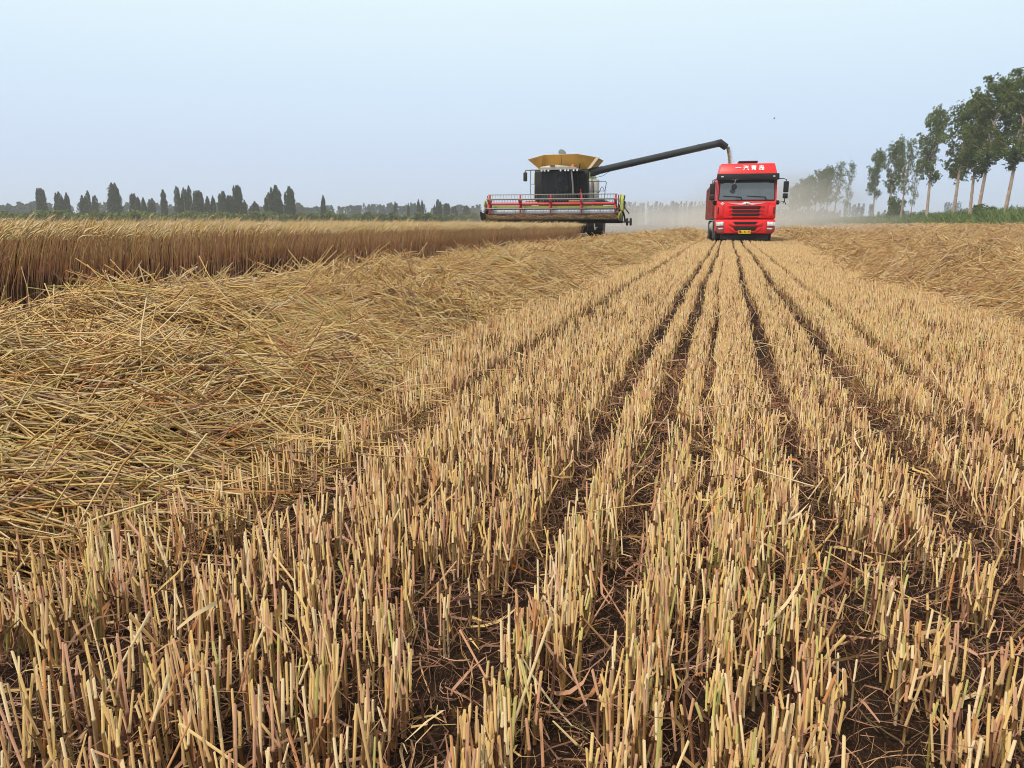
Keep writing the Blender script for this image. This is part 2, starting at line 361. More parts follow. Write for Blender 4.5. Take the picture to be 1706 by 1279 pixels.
# ---------------------------------------------------------------- straw windrows
def lump(u, v, k):
    return (.55 * np.sin(u * 1.9 + k) * np.sin(v * 2.3 + k * 2) + .6 * np.sin(u * 4.3 - v * 3.1 + k * 3) + .55 * np.sin(u * 7.9 + v * 6.2 + k) + .45 * np.sin(u * 13.1 - v * 9.7 + k * 2))
def windrow(name, label, feet, H0, u0, u1, layers, k, seed, rad, ends=(.8, 3), zones=None, cats=None, ps=None, tuft=1.0, vis=True):
    rng = np.random.default_rng(seed)
    def height(u, v):
        l, r = feet(u)
        t = np.clip((v - l) / (r - l), 0, 1)
        prof = np.clip(np.sin(np.pi * t), 0, 1) ** .62
        e = smooth(u0 - ends[0], u0 + ends[0], u) * (1 - smooth(u1 - ends[1], u1 + ends[1], u))
        return H0 * prof * e * (1 + .26 * lump(u, v, k)) 
    S = Soup()
    # packed core of the windrow, tinted dark to paint the shade in its gaps
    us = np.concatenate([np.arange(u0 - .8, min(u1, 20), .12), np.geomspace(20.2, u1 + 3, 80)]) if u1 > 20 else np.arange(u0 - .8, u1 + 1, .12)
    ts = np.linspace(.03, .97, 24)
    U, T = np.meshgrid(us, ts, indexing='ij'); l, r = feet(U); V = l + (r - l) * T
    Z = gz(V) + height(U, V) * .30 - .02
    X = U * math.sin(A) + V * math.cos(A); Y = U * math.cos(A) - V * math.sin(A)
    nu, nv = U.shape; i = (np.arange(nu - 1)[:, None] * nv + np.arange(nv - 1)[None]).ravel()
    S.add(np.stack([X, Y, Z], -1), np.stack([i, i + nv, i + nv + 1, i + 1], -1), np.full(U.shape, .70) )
    for a, b, dens, rr, ln in zones:
        w_ = 4.2 if name != 'far' else 4
        n = int((b - a) * 3.2 * dens)
        u = rng.uniform(a, b, n); l, r = feet(u)
        t = rng.uniform(-.02, 1.02, n); v = l + (r - l) * t
        x = u * math.sin(A) + v * math.cos(A); y = u * math.cos(A) - v * math.sin(A)
        # about half the straw lies in bundles that share a direction
        nb = max(1, n // 30); bi = rng.integers(0, nb, n); isb = rng.random(n) < .55
        u = np.where(isb, u[bi] + rng.normal(0, .11, n), u); t = np.where(isb, np.clip(t[bi] + rng.normal(0, .035, n), -.02, 1.02), t)
        l, r = feet(u); v = l + (r - l) * t; baz = rng.normal(0, .55, nb)[bi]; bel = rng.normal(.05, .20, nb)[bi]; bz = rng.uniform(0, .07, nb)[bi]
        x = u * math.sin(A) + v * math.cos(A); y = u * math.cos(A) - v * math.sin(A)
        kp = in_view(x, y, 1.4); isb, baz, bel, bz = isb[kp], baz[kp], bel[kp], bz[kp]; u, v, x, y, t = u[kp], v[kp], x[kp], y[kp], t[kp]; n = len(u)
        hh = height(u, v)
        lay = rng.random(n) ** .7
        z = gz(v) + hh * (.30 + .76 * lay) + rng.uniform(.0, .03, n)
        # direction: locally combed, mostly across the windrow, with a share of strays
        comb = A * -1 + .55 * np.sin(u * 1.1 + v * 1.3 + k) + .35 * np.sin(u * 2.7 - v * 1.1)
        az = comb + rng.normal(0, .32, n); st = rng.random(n) < .20; az[st] = rng.uniform(0, np.pi, st.sum())
        az[isb] = (comb + baz)[isb] + rng.normal(0, .16, isb.sum()); z = z + np.where(isb, bz, 0)
        eps = .12
        dhv = (height(u, v + eps) - height(u, v - eps)) / (2 * eps); dhu = (height(u + eps, v) - height(u - eps, v)) / (2 * eps)
        dv_ = np.cos(az + A); du_ = np.sin(az + A)
        el = np.arctan(dhv * dv_ + dhu * du_) * .9 + rng.normal(0, .19, n)
        el = el + np.where(isb, bel, 0)
        up = rng.random(n) < (.034 + .05 * np.exp(-((t - .42) / .2) ** 2)) * tuft; el[up] = rng.uniform(.25, 1.1, up.sum()) * np.sign(rng.random(up.sum()) - .3)
        le = rng.uniform(*ln, n) * np.where(rng.random(n) < .3, .5, 1)
        d = np.stack([np.cos(az) * np.cos(el), np.sin(az) * np.cos(el), np.sin(el)], -1)
        side = np.stack([-np.sin(az), np.cos(az), np.zeros(n)], -1)
        c = np.stack([x, y, z], -1); bow = rng.normal(0, .022, n)[:, None] * side + np.array([0, 0, 1.]) * (np.abs(rng.normal(0, .014, n)))[:, None]
        le[up] *= .62; c[up, 2] += np.abs(np.sin(el[up])) * le[up] * .32
        kink = (rng.random(n) < .06)[:, None] * rng.normal(0, .05, (n, 3))
        P = np.stack([c - d * le[:, None] / 2, c - d * le[:, None] * .15 + bow + kink, c + d * le[:, None] * .2 + bow, c + d * le[:, None] / 2], 1)
        P[..., 2] = np.maximum(P[..., 2], gzw(P[..., 0], P[..., 1]) + .012)
        q = rng.uniform(.75, 1.25, n) * rr
        Tt = pick(rng, n, cats, ps, .05)
        S.tubes(P, q[:, None] * np.array([[1, 1, .95, .8]]), np.broadcast_to(Tt[:, None], (n, 4)), 3 if rr > .003 else 4, False, rng)
        # dry leaf blades
        m = n // 22; s_ = rng.choice(n, m, replace=False)
        P2 = c[s_][:, None] + np.cumsum(rng.normal(0, .045, (m, 4, 3)), 1); P2[..., 2] = np.maximum(P2[..., 2], gzw(P2[..., 0], P2[..., 1]) + .01)
        S.tubes(P2, (rr * .9) * np.array([[.5, 1, 1, .2]]), np.broadcast_to(pick(rng, m, [ORG, GRB, TAN, YGR], [.2, .3, .4, .1])[:, None], (m, 4)), 2, False, rng)
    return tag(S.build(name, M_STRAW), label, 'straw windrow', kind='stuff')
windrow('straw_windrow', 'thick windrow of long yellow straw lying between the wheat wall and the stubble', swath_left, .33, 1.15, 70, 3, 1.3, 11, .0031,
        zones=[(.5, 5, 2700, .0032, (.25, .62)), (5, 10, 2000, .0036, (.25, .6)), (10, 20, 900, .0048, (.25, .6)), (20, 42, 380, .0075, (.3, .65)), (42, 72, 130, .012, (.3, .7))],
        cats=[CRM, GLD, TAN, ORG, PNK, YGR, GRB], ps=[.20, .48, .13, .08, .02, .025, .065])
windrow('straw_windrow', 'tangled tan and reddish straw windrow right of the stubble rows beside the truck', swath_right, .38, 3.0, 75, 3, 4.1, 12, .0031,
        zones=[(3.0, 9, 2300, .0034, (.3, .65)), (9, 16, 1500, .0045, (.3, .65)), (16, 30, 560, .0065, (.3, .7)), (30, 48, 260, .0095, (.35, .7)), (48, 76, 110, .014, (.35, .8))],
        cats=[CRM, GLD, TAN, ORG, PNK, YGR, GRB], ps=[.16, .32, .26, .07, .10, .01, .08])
FARSW = [(11.2, 13.9, 12, 'second straw windrow beyond the near one on the right, low and pale'),
         (18.6, 21.2, 24, 'third straw windrow far across the right field, a thin golden band')]
for i, (a, b, s_, lab) in enumerate(FARSW):
    f = lambda u, a=a, b=b: (a + .15 * np.sin(np.asarray(u) * .5) + 0 * u, b + .15 * np.sin(np.asarray(u) * .4 + 1) + 0 * u)
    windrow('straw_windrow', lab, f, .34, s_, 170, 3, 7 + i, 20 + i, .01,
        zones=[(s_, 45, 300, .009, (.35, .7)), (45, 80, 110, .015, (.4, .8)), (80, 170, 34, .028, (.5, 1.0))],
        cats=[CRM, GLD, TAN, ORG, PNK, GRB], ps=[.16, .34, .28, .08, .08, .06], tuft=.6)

# ---------------------------------------------------------------- standing wheat
def wheat():
    rng = np.random.default_rng(5)
    S = Soup()
    def plants(u, v, full=True, sc_=1.0, awn=8, leaf=True, deep=False):
        n = len(u)
        x = u * math.sin(A) + v * math.cos(A); y = u * math.cos(A) - v * math.sin(A)
        h = .785 + rng.normal(0, .030, n) + .03 * np.sin(u * 1.9) * np.sin(v * 1.3 + 1)
        tall = rng.random(n) < .015; h[tall] += rng.uniform(.04, .12, tall.sum())
        lean = np.stack([.13 + .10 * np.sin(u * 1.1 + 2) + rng.normal(0, .05, n), rng.normal(0, .05, n)], -1)
        bent = (np.sin(u * 1.45 + .6) > .78) & (rng.random(n) < .4); lean[bent, 0] += .16
        b = np.stack([x, y, gz(v)], -1)
        q = [0, .35, .7, .93] if full else [.55, .7, .85, .93]
        P = np.stack([b + np.stack([lean[:, 0] * h * t ** 2.2, lean[:, 1] * h * t ** 2.2, h * t], -1) for t in q], 1)
        tS = pick(rng, n, [PNK, TAN, GRB], [.52, .30, .18]); tT = pick(rng, n, [TAN, GLD, PNK], [.3, .25, .45])
        if deep: tS = pick(rng, n, [DBR, GRB, PNK], [.80, .17, .03])  # inner stems tinted near black: shade inside the stand painted into their colour
        r = rng.uniform(.0023, .0037, n) * sc_
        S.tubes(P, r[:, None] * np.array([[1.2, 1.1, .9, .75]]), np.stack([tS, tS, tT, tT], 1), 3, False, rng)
        # ears, nodding downwind
        top = P[:, -1]; d = P[:, -1] - P[:, -2]; d /= np.linalg.norm(d, axis=1, keepdims=True)
        nod = np.stack([np.abs(rng.normal(.75, .4, n)), rng.normal(0, .35, n), rng.normal(.0, .3, n)], -1)
        E = [top]; dd = d
        le = rng.uniform(.08, .125, n) * (1 + (sc_ - 1) * .35)
        for k in range(4):
            dd = dd + nod * .30; dd = dd / np.linalg.norm(dd, axis=1, keepdims=True); E.append(E[-1] + dd * (le / 4)[:, None])
        E = np.stack(E, 1); re = rng.uniform(.0060, .0085, n) * (1 + (sc_ - 1) * .6)
        tE = pick(rng, n, [GLD, CRM, YGR], [.38, .59, .03])
        S.tubes(E, re[:, None] * np.array([[.4, 1, 1.05, .85, .25]]), np.broadcast_to(tE[:, None], (n, 5)), 4 if sc_ < 1.2 else 3, False, rng)
        for k in range(awn):
            s0 = E[:, 1 + k % 4]; jd = dd + rng.normal(0, .27, (n, 3)); al = rng.uniform(.05, .10, n)
            S.tubes(np.stack([s0, s0 + jd * al[:, None]], 1), 0.0011 * sc_ * np.array([[1.6, .35]]), np.broadcast_to(np.clip(tE - .05, 0, 1)[:, None], (n, 2)), 2, False, rng)
        if leaf:
            for k in range(2):
                m = np.flatnonzero(rng.random(n) < .75); t = rng.uniform(.15, .85, len(m))
                s0 = b[m] + np.stack([lean[m, 0] * h[m] * t ** 2.2, lean[m, 1] * h[m] * t ** 2.2, h[m] * t], -1)
                az = rng.uniform(0, 2 * np.pi, len(m)); o = np.stack([np.cos(az), np.sin(az)], -1); ll = rng.uniform(.05, .15, len(m))[:, None]
                g = lambda a, z: s0 + np.concatenate([o * ll * a, ll * z], 1)
                Pl = np.stack([s0, g(.35, rng.uniform(.2, .8, (len(m), 1))), g(.8, rng.uniform(-.2, .6, (len(m), 1))), g(1.05, rng.uniform(-1.0, .1, (len(m), 1)))], 1)
                S.tubes(Pl, .0022 * sc_ * np.array([[.8, 1, .8, .15]]), np.broadcast_to(pick(rng, len(m), [PNK, TAN, GRB, ORG], [.34, .32, .28, .06])[:, None], (len(m), 4)), 2, False, rng)
    def area(u0, u1, d0, d1, dens, **k):
        n = int((u1 - u0) * (d1 - d0) * dens); u = rng.uniform(u0, u1, n); v = WHEAT_EDGE(u) - rng.uniform(d0, d1, n) ** 1.0
        # drilled rows
        x = u * math.sin(A) + v * math.cos(A); y = u * math.cos(A) - v * math.sin(A)
        kp = in_view(x, y, 2.0) & ((u < 38.8) | (v < -12.6))
        plants(u[kp], v[kp], **k)
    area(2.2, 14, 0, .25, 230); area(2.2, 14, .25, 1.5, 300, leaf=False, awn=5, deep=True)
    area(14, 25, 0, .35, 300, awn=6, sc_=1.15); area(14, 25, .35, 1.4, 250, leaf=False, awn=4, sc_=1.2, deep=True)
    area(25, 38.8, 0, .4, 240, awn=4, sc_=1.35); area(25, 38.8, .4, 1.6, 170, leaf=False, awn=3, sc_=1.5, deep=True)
    area(2.2, 30, 1.5, 5, 80, full=False, leaf=False, awn=5, sc_=1.2)
    area(8, 38.8, 5, 16, 22, full=False, leaf=False, awn=3, sc_=1.8)
    # header side of the uncut block, facing the combine
    area(20, 90, 16, 40, 5.0, full=False, leaf=False, awn=3, sc_=2.6); area(39, 90, 6.2, 16, 16, full=False, leaf=False, awn=3, sc_=2.2)
    area(45, 125, 40, 95, 1.6, full=False, leaf=False, awn=3, sc_=4.0)
    # closed canopy below the ears
    us = np.concatenate([np.arange(2.2, 38.9, .25)]); ds = np.array([1.5, 2.2, 3.5, 6, 10, 16, 30, 60, 110])
    def sheet(us, ds, base=0):
        U, D = np.meshgrid(us, ds, indexing='ij'); V = WHEAT_EDGE(np.minimum(U, 38)) - D - base
        Z = gz(V) + .66 + .02 * np.sin(U * 3.3 + V * 2) + rng.normal(0, .01, U.shape)
        X = U * math.sin(A) + V * math.cos(A); Y = U * math.cos(A) - V * math.sin(A)
        nu, nv = U.shape; i = (np.arange(nu - 1)[:, None] * nv + np.arange(nv - 1)[None]).ravel()
        S.add(np.stack([X, Y, Z], -1), np.stack([i, i + nv, i + nv + 1, i + 1], -1), rng.uniform(.16, .26, U.shape))
    sheet(us, ds); sheet(np.linspace(39, 128, 60), ds, 5.6)
    tag(S.build('standing_wheat', M_STRAW), 'ripe golden wheat still standing as a wall along the left side', 'wheat', kind='stuff')
wheat()

# ---------------------------------------------------------------- solid builder for the machines
class MB:
    def __init__(s): s.bm = bmesh.new()
    def box(s, x0, x1, y0, y1, z0, z1, bev=0.0, seg=2):
        b = bmesh.new(); bmesh.ops.create_cube(b, size=1)
        for v in b.verts: v.co = Vector(((x0 + x1) / 2 + v.co.x * (x1 - x0), (y0 + y1) / 2 + v.co.y * (y1 - y0), (z0 + z1) / 2 + v.co.z * (z1 - z0)))
        return s._join(b, bev, seg)
    def _join(s, b, bev=0, seg=2, mtx=None):
        if bev: bmesh.ops.bevel(b, geom=b.edges[:], offset=bev, segments=seg, affect='EDGES', profile=.5)
        if mtx is not None: b.transform(mtx)
        bmesh.ops.recalc_face_normals(b, faces=b.faces)
        m = bpy.data.meshes.new('t'); b.to_mesh(m); b.free(); s.bm.from_mesh(m); bpy.data.meshes.remove(m); return s
    def hexa(s, pts, bev=0.0):       # 8 corners: 4 of the bottom or front ring, 4 of the other
        b = bmesh.new(); v = [b.verts.new(p) for p in pts]
        for f in ((0, 1, 2, 3), (4, 5, 6, 7), (0, 1, 5, 4), (1, 2, 6, 5), (2, 3, 7, 6), (3, 0, 4, 7)): b.faces.new([v[k] for k in f])
        return s._join(b, bev)
    def prism(s, poly, axis, a, c, bev=0.0):     # polygon in the two other axes, extruded along axis
        def P(p, t): return {'x': (t, p[0], p[1]), 'y': (p[0], t, p[1]), 'z': (p[0], p[1], t)}[axis]
        b = bmesh.new(); v0 = [b.verts.new(P(p, a)) for p in poly]; v1 = [b.verts.new(P(p, c)) for p in poly]; n = len(poly)
        b.faces.new(v0); b.faces.new(v1[::-1])
        for k in range(n): b.faces.new((v0[k], v0[(k + 1) % n], v1[(k + 1) % n], v1[k]))
        return s._join(b, bev)
    def cyl(s, p0, p1, r0, r1=None, n=20, bev=0.0):
        p0, p1 = Vector(p0), Vector(p1); d = p1 - p0; r1 = r0 if r1 is None else r1
        b = bmesh.new(); bmesh.ops.create_cone(b, cap_ends=True, segments=n, radius1=r0, radius2=r1, depth=d.length)
        return s._join(b, bev, 2, Matrix.Translation((p0 + p1) / 2) @ d.to_track_quat('Z', 'Y').to_matrix().to_4x4())
    def lathe(s, prof, org, ax='x', n=28):       # profile (axial, radius) turned about axis
        b = bmesh.new(); rings = []
        for a, r in prof:
            ring = []
            for k in range(n):
                t = 2 * math.pi * k / n; c, e = r * math.cos(t), r * math.sin(t)
                p = {'x': (a, c, e), 'y': (c, a, e), 'z': (c, e, a)}[ax]; ring.append(b.verts.new(Vector(p) + Vector(org)))
            rings.append(ring)
        for q in range(len(rings) - 1):
            for k in range(n): b.faces.new((rings[q][k], rings[q][(k + 1) % n], rings[q + 1][(k + 1) % n], rings[q + 1][k]))
        if prof[0][1] > 1e-4: b.faces.new(rings[0])
        if prof[-1][1] > 1e-4: b.faces.new(rings[-1])
        bmesh.ops.remove_doubles(b, verts=b.verts, dist=1e-5)
        return s._join(b)
    def tube(s, pts, r, n=8):
        pts = [Vector(p) for p in pts]; b = bmesh.new(); rings = []
        rr = r if isinstance(r, (list, tuple)) else [r] * len(pts)
        up = None
        for k, p in enumerate(pts):
            d = ((pts[min(k + 1, len(pts) - 1)] - p).normalized() + (p - pts[max(k - 1, 0)]).normalized()).normalized()
            if up is None: up = Vector((0, 0, 1)) if abs(d.z) < .9 else Vector((1, 0, 0))
            a = d.cross(up).normalized(); c = a.cross(d).normalized(); up = c
            rings.append([b.verts.new(p + (a * math.cos(2 * math.pi * q / n) + c * math.sin(2 * math.pi * q / n)) * rr[k]) for q in range(n)])
        for k in range(len(rings) - 1):
            for q in range(n): b.faces.new((rings[k][q], rings[k][(q + 1) % n], rings[k + 1][(q + 1) % n], rings[k + 1][q]))
        b.faces.new(rings[0]); b.faces.new(rings[-1]); return s._join(b)
    def slab(s, pts, t):             # flat polygon with thickness t along its normal
        b = bmesh.new(); v = [Vector(p) for p in pts]; n = (v[1] - v[0]).cross(v[2] - v[0]).normalized() * t
        a = [b.verts.new(p) for p in v]; c = [b.verts.new(p + n) for p in v]; k = len(v)
        b.faces.new(a); b.faces.new(c[::-1])
        for q in range(k): b.faces.new((a[q], a[(q + 1) % k], c[(q + 1) % k], c[q]))
        return s._join(b)
    def sphere(s, c, r, sc3=(1, 1, 1), n=14):
        b = bmesh.new(); bmesh.ops.create_uvsphere(b, u_segments=n, v_segments=n // 2 + 2, radius=r)
        return s._join(b, 0, 2, Matrix.Translation(c) @ Matrix.Diagonal((*sc3, 1)))
    def build(s, name, m, parent=None, smooth_=True, label=None):
        me = bpy.data.meshes.new(name); s.bm.to_mesh(me); s.bm.free()
        if smooth_:
            me.polygons.foreach_set('use_smooth', [True] * len(me.polygons)); 
            try: me.set_sharp_from_angle(angle=R(32))
            except Exception: pass
        o = link(name, me, parent, m)
        if label: o['label'] = label
        return o
def text_mesh(name, txt, size, m, parent, loc, depth=.003, bold=0.0, xs=1.0):
    cu = bpy.data.curves.new('t', 'FONT'); cu.body = txt; cu.size = size; cu.extrude = depth; 
    cu.align_x = 'CENTER'; cu.align_y = 'CENTER'
    o = bpy.data.objects.new('t', cu); sc.collection.objects.link(o)
    dg = bpy.context.evaluated_depsgraph_get(); me = bpy.data.meshes.new_from_object(o.evaluated_get(dg))
    bpy.data.objects.remove(o); bpy.data.curves.remove(cu); me.materials.clear()
    if bold:      # heavier strokes: the glyphs laid over themselves, nudged sideways
        bm = bmesh.new(); 
        for q, (dx, dy) in enumerate(((-bold, 0), (bold, 0), (0, bold), (0, -bold))):
            m3 = me.copy(); m3.transform(Matrix.Translation((dx, dy, .0006 * q))); bm.from_mesh(m3); bpy.data.meshes.remove(m3)
        bm.to_mesh(me); bm.free()
    me.transform(Matrix.Translation(loc) @ Matrix.Rotation(R(90), 4, 'X') @ Matrix.Diagonal((xs, 1, 1, 1)))
    return link(name, me, parent, m)

M = dict(
    red=mat('truck_red', (.78, .013, .018), .38, dirt=(.34, .10, .07), dirt_amt=.12, nscale=3, spec=.35, coat=.1),
    redd=mat('box_red', (.22, .014, .012), .6, noise=.3, nscale=4, dirt=(.2, .14, .1), dirt_amt=.4),
    blk=mat('black_plastic', (.010, .011, .014), .55, dirt=(.07, .06, .05), dirt_amt=.15, nscale=4, spec=.3),
    dark=mat('dark_steel', (.012, .012, .013), .6, dirt=(.08, .06, .04), dirt_amt=.2, nscale=3, spec=.25),
    gap=mat('grille_black', (.008, .008, .009), .6),
    tyre=mat('tyre_rubber', (.014, .013, .013), .85, dirt=(.09, .07, .05), dirt_amt=.35, nscale=6, bump=.2),
    rim=mat('rim_grey', (.30, .30, .30), .45, metal=.3, dirt=(.2, .15, .1), dirt_amt=.3),
    chrome=mat('chrome', (.82, .82, .83), .3, metal=.35),
    lamp=mat('lamp_glass', (.62, .64, .64), .12, noise=.45, nscale=22),
    white=mat('white_paint', (.80, .80, .78), .5),
    yel=mat('plate_yellow', (.80, .46, .02), .5),
    glass=mat('windscreen_glass', (.05, .062, .08), .05, spec=1.0, noise=.25, nscale=1.6, coat=1.0),
    cabglass=mat('cab_glass', (.010, .012, .015), .05, spec=.25, alpha=.72),
    hred=mat('reel_red', (.44, .008, .02), .4, dirt=(.25, .15, .1), dirt_amt=.3, nscale=2),
    lime=mat('lime_green', (.34, .40, .06), .45, dirt=(.30, .26, .14), dirt_amt=.35, nscale=3),
    tank=mat('tank_yellow', (.52, .29, .035), .5, noise=.18, nscale=1.5, dirt=(.26, .15, .07), dirt_amt=.4),
    rimtrim=mat('tank_trim', (.50, .40, .28), .6),
    silver=mat('bright_steel', (.60, .62, .70), .30, metal=.6, dirt=(.35, .28, .2), dirt_amt=.3),
    grey=mat('grey_steel', (.18, .19, .20), .5, metal=.3, dirt=(.22, .18, .13), dirt_amt=.3),
    beige=mat('roof_beige', (.62, .54, .44), .55, dirt=(.35, .27, .18), dirt_amt=.4),
    pale=mat('pale_grey_paint', (.48, .47, .44), .5, dirt=(.3, .25, .18), dirt_amt=.4),
    slate=mat('auger_slate', (.016, .022, .026), .38, dirt=(.08, .075, .06), dirt_amt=.15, nscale=1.2),
    orange=mat('orange_plastic', (.75, .16, .03), .4),
    orangep=mat('orange_panel', (.62, .22, .07), .5),
    grain=mat('grain', (.50, .33, .14), .8, noise=.3, nscale=60, bump=.5),
    skin=mat('skin', (.36, .21, .14), .6), cloth=mat('navy_cloth', (.03, .04, .10), .8), hair=mat('black_hair', (.012, .01, .01), .7),
    seat=mat('seat_cloth', (.03, .03, .032), .9))

# ---------------------------------------------------------------- truck
def wheel(parent, x, y, r, wd, side):
    p = MB(); p.lathe([(-wd / 2, r * .62), (-wd / 2, r * .86), (-wd * .38, r * .97), (-wd * .2, r), (wd * .2, r), (wd * .38, r * .97), (wd / 2, r * .86), (wd / 2, r * .62)], (x, y, r), 'x', 32)
    for k in range(28):
        t = 2 * math.pi * k / 28; c, s_ = math.cos(t), math.sin(t)
        p.cyl((x - wd * .4, y + c * r * .975, r + s_ * r * .975), (x + wd * .4, y + math.cos(t + .12) * r * .975, r + math.sin(t + .12) * r * .975), r * .035, n=5)
    ty = p.build('wheel', M['tyre'], parent)
    q = MB(); o = side * wd / 2
    q.lathe([(-.05, 0), (-.05, r * .16), (-.02, r * .2), (-.07, r * .5), (0, r * .55), (.005, r * .63), (-.04, r * .63)] if side > 0 else
            [(.05, 0), (.05, r * .16), (.02, r * .2), (.07, r * .5), (0, r * .55), (-.005, r * .63), (.04, r * .63)], (x + o, y, r), 'x', 24)
    q.build('rim', M['rim'], ty)
    return ty
TRUCK = empty('grain_truck', (10.09, 34.0, 0), -R(12))
tag(TRUCK, 'red high roof lorry facing the camera on the stubble, taking grain from the auger', 'truck')
def truck(T):
    HW = 1.235
    # cab shell
    p = MB(); p.prism([(0.04, 1.07), (0, 1.12), (0, 1.74), (.05, 1.84), (.20, 2.70), (.24, 2.93), (2.15, 2.93), (2.2, 2.2), (2.2, .95), (1.95, .85), (.9, .85), (.75, 1.07)], 'x', -HW, HW, .045)
    cab = p.build('cab', M['red'], T)
    p = MB(); p.hexa([(-HW + .02, .12, 2.94), (HW - .02, .12, 2.94), (HW - .02, 2.1, 2.94), (-HW + .02, 2.1, 2.94),
                     (-HW + .12, .36, 3.40), (HW - .12, .36, 3.40), (HW - .12, 1.9, 3.46), (-HW + .12, 1.9, 3.46)], .05)
    fair = p.build('roof_fairing', M['red'], T)
    p = MB(); p.box(-.38, .42, .55, 1.3, 3.44, 3.52, .02); p.build('roof_hatch', M['blk'], fair)
    # roof lettering on the sloped front of the fairing
    ang = math.atan2(.24, .46)
    o = text_mesh('roof_lettering', '一 汽 青 岛', .25, M['white'], fair, (0, 0, 0), .006, .005, 1.0)
    o.matrix_local = Matrix.Translation((.08, .195 - .003, 3.19)) @ Matrix.Rotation(-math.atan2(.24, .46), 4, 'X')
    o.location.y = .12 + .24 * (3.19 - 2.94) / .46 - .02
    # sun visor with marker lamps
    p = MB(); p.prism([(-HW - .03, 2.95), (HW + .03, 2.95), (HW + .05, 2.70), (HW - .22, 2.66), (HW - .34, 2.715), (-HW + .34, 2.715), (-HW + .22, 2.66), (-HW - .05, 2.70)], 'y', -.13, .22, .012)
    vis = p.build('sun_visor', M['blk'], T)
    for x in (-1.06, 1.06):
        p = MB(); p.box(x - .05, x + .05, -.145, -.12, 2.80, 2.85, .008); p.build('marker_lamp', M['lamp'], vis)
    # windscreen, a slab on the raked face
    def rake(z): return .05 + (z - 1.84) * .15 / .86
    p = MB(); p.slab([(-HW + .10, rake(1.87) - .004, 1.87), (HW - .10, rake(1.87) - .004, 1.87), (HW - .13, rake(2.70) - .004, 2.70), (-HW + .13, rake(2.70) - .004, 2.70)], .012)
    p.build('windscreen', M['glass'], T, False)
    p = MB()
    for a, b in (((-HW + .07, 1.84), (HW - .07, 1.84)), ((-HW + .07, 1.84), (-HW + .10, 2.72)), ((HW - .07, 1.84), (HW - .10, 2.72))):
        p.tube([(a[0], rake(a[1]) - .008, a[1]), (b[0], rake(b[1]) - .008, b[1])], .022, 8)
    p.box(-HW + .10, HW - .10, .02, .07, 1.805, 1.86, .008); p.build('windscreen_seal', M['gap'], T)
    for x0, x1 in ((-1.0, -.18), (.0, .82)):
        p = MB(); y = rake(1.9) - .05
        p.tube([(x1, y, 1.86), (x1 - .05, y - .02, 1.98), (x1 - .3, y - .01, 2.0), (x0, y + .03, 2.04)], [.018, .018, .012, .006], 6)
        p.tube([(x0 + .02, y + .02, 2.03), (x1 - .1, y + .0, 1.975)], .012, 5); p.build('wiper', M['gap'], T)
    # side windows and doors
    for s in (-1, 1):
        p = MB(); p.prism([(.30, 1.92), (1.35, 1.92), (1.35, 2.66), (.42, 2.66)], 'x', s * (HW + .004), s * (HW - .02)); p.build('side_window', M['glass'], T, False)
        p = MB(); p.box(*sorted((s * (HW + .003), s * (HW + .03))), 1.12, 1.3, 1.62, 1.68, .006); p.build('door_handle', M['blk'], T)
    # front bonnet panel with the badge wing
    p = MB(); p.prism([(-.86, 1.10), (.86, 1.10), (.90, 1.77), (-.90, 1.77)], 'y', -.035, .02, .012); bon = p.build('bonnet_panel', M['red'], T)
    p = MB(); p.prism([(-.78, 1.74), (-.2, 1.725), (.2, 1.725), (.78, 1.74), (.62, 1.69), (.25, 1.655), (-.25, 1.655), (-.62, 1.69)], 'y', -.052, -.034, .004); p.build('chrome_wing', M['chrome'], bon)
    p = MB(); p.lathe([(-.07, 0), (-.07, .95), (-.05, 1.0), (-.03, 1.0)], (0, 0, 0), 'y', 28)
    e = p.build('badge', M['chrome'], bon); e.scale = (.17, 1, .085); e.location = (0, 0, 1.69)
    p = MB()
    for x in (-.075, -.038, .038, .075): p.prism([(x - .01, 1.675), (x + .012, 1.675), (x + .002, 1.715), (x - .012, 1.715)], 'y', -.078, -.069)
    p.box(-.012, .012, -.078, -.069, 1.645, 1.735); p.box(-.10, .10, -.076, -.0695, 1.69, 1.70); p.build('badge_mark', M['gap'], bon)
    # grille slots
    def slot(z0, z1, w0, w1, y=-.06, par=bon):
        p = MB(); p.prism([(-w1, z0), (w1, z0), (w0, z1), (-w0, z1)], 'y', y, -.034, .004); return p.build('grille_slot', M['gap'], par)
    for z0, z1, w0, w1 in ((1.47, 1.57, .63, .56), (1.325, 1.41, .58, .55), (1.17, 1.27, .62, .52)): slot(z0, z1, w0, w1)
    for z, w_ in ((1.60, .70), (1.44, .68), (1.295, .68), (1.145, .62)):
        p = MB(); p.prism([(-w_, z - .012), (w_, z - .012), (w_ + .04, z + .02), (-w_ - .04, z + .02)], 'y', -.085, -.034, .006)
        for s in (-1, 1): p.prism([(s * (w_ - .1), z - .02), (s * (w_ + .06), z + .02), (s * (w_ + .04), z - .05), (s * (w_ - .02), z - .07)][::s], 'y', -.075, -.034, .004)
        p.build('grille_bar', M['red'], bon)
    # corner air guides
    for s in (-1, 1):
        p = MB(); p.prism([(s * .93, 1.15), (s * 1.20, 1.22), (s * 1.20, 1.58), (s * .95, 1.62)][::s], 'y', -.03, .02, .01); g = p.build('corner_panel', M['red'], T)
        p = MB(); p.prism([(s * 1.135, 1.26), (s * 1.185, 1.27), (s * 1.185, 1.56), (s * 1.125, 1.56)][::s], 'y', -.04, -.028, .003); p.build('vent_slot', M['gap'], g)
    p = MB(); p.prism([(-1.08, 1.70), (-.99, 1.63), (-.90, 1.70), (-.99, 1.77)], 'y', -.016, -.002, .003); p.build('warning_diamond', M['white'], T)
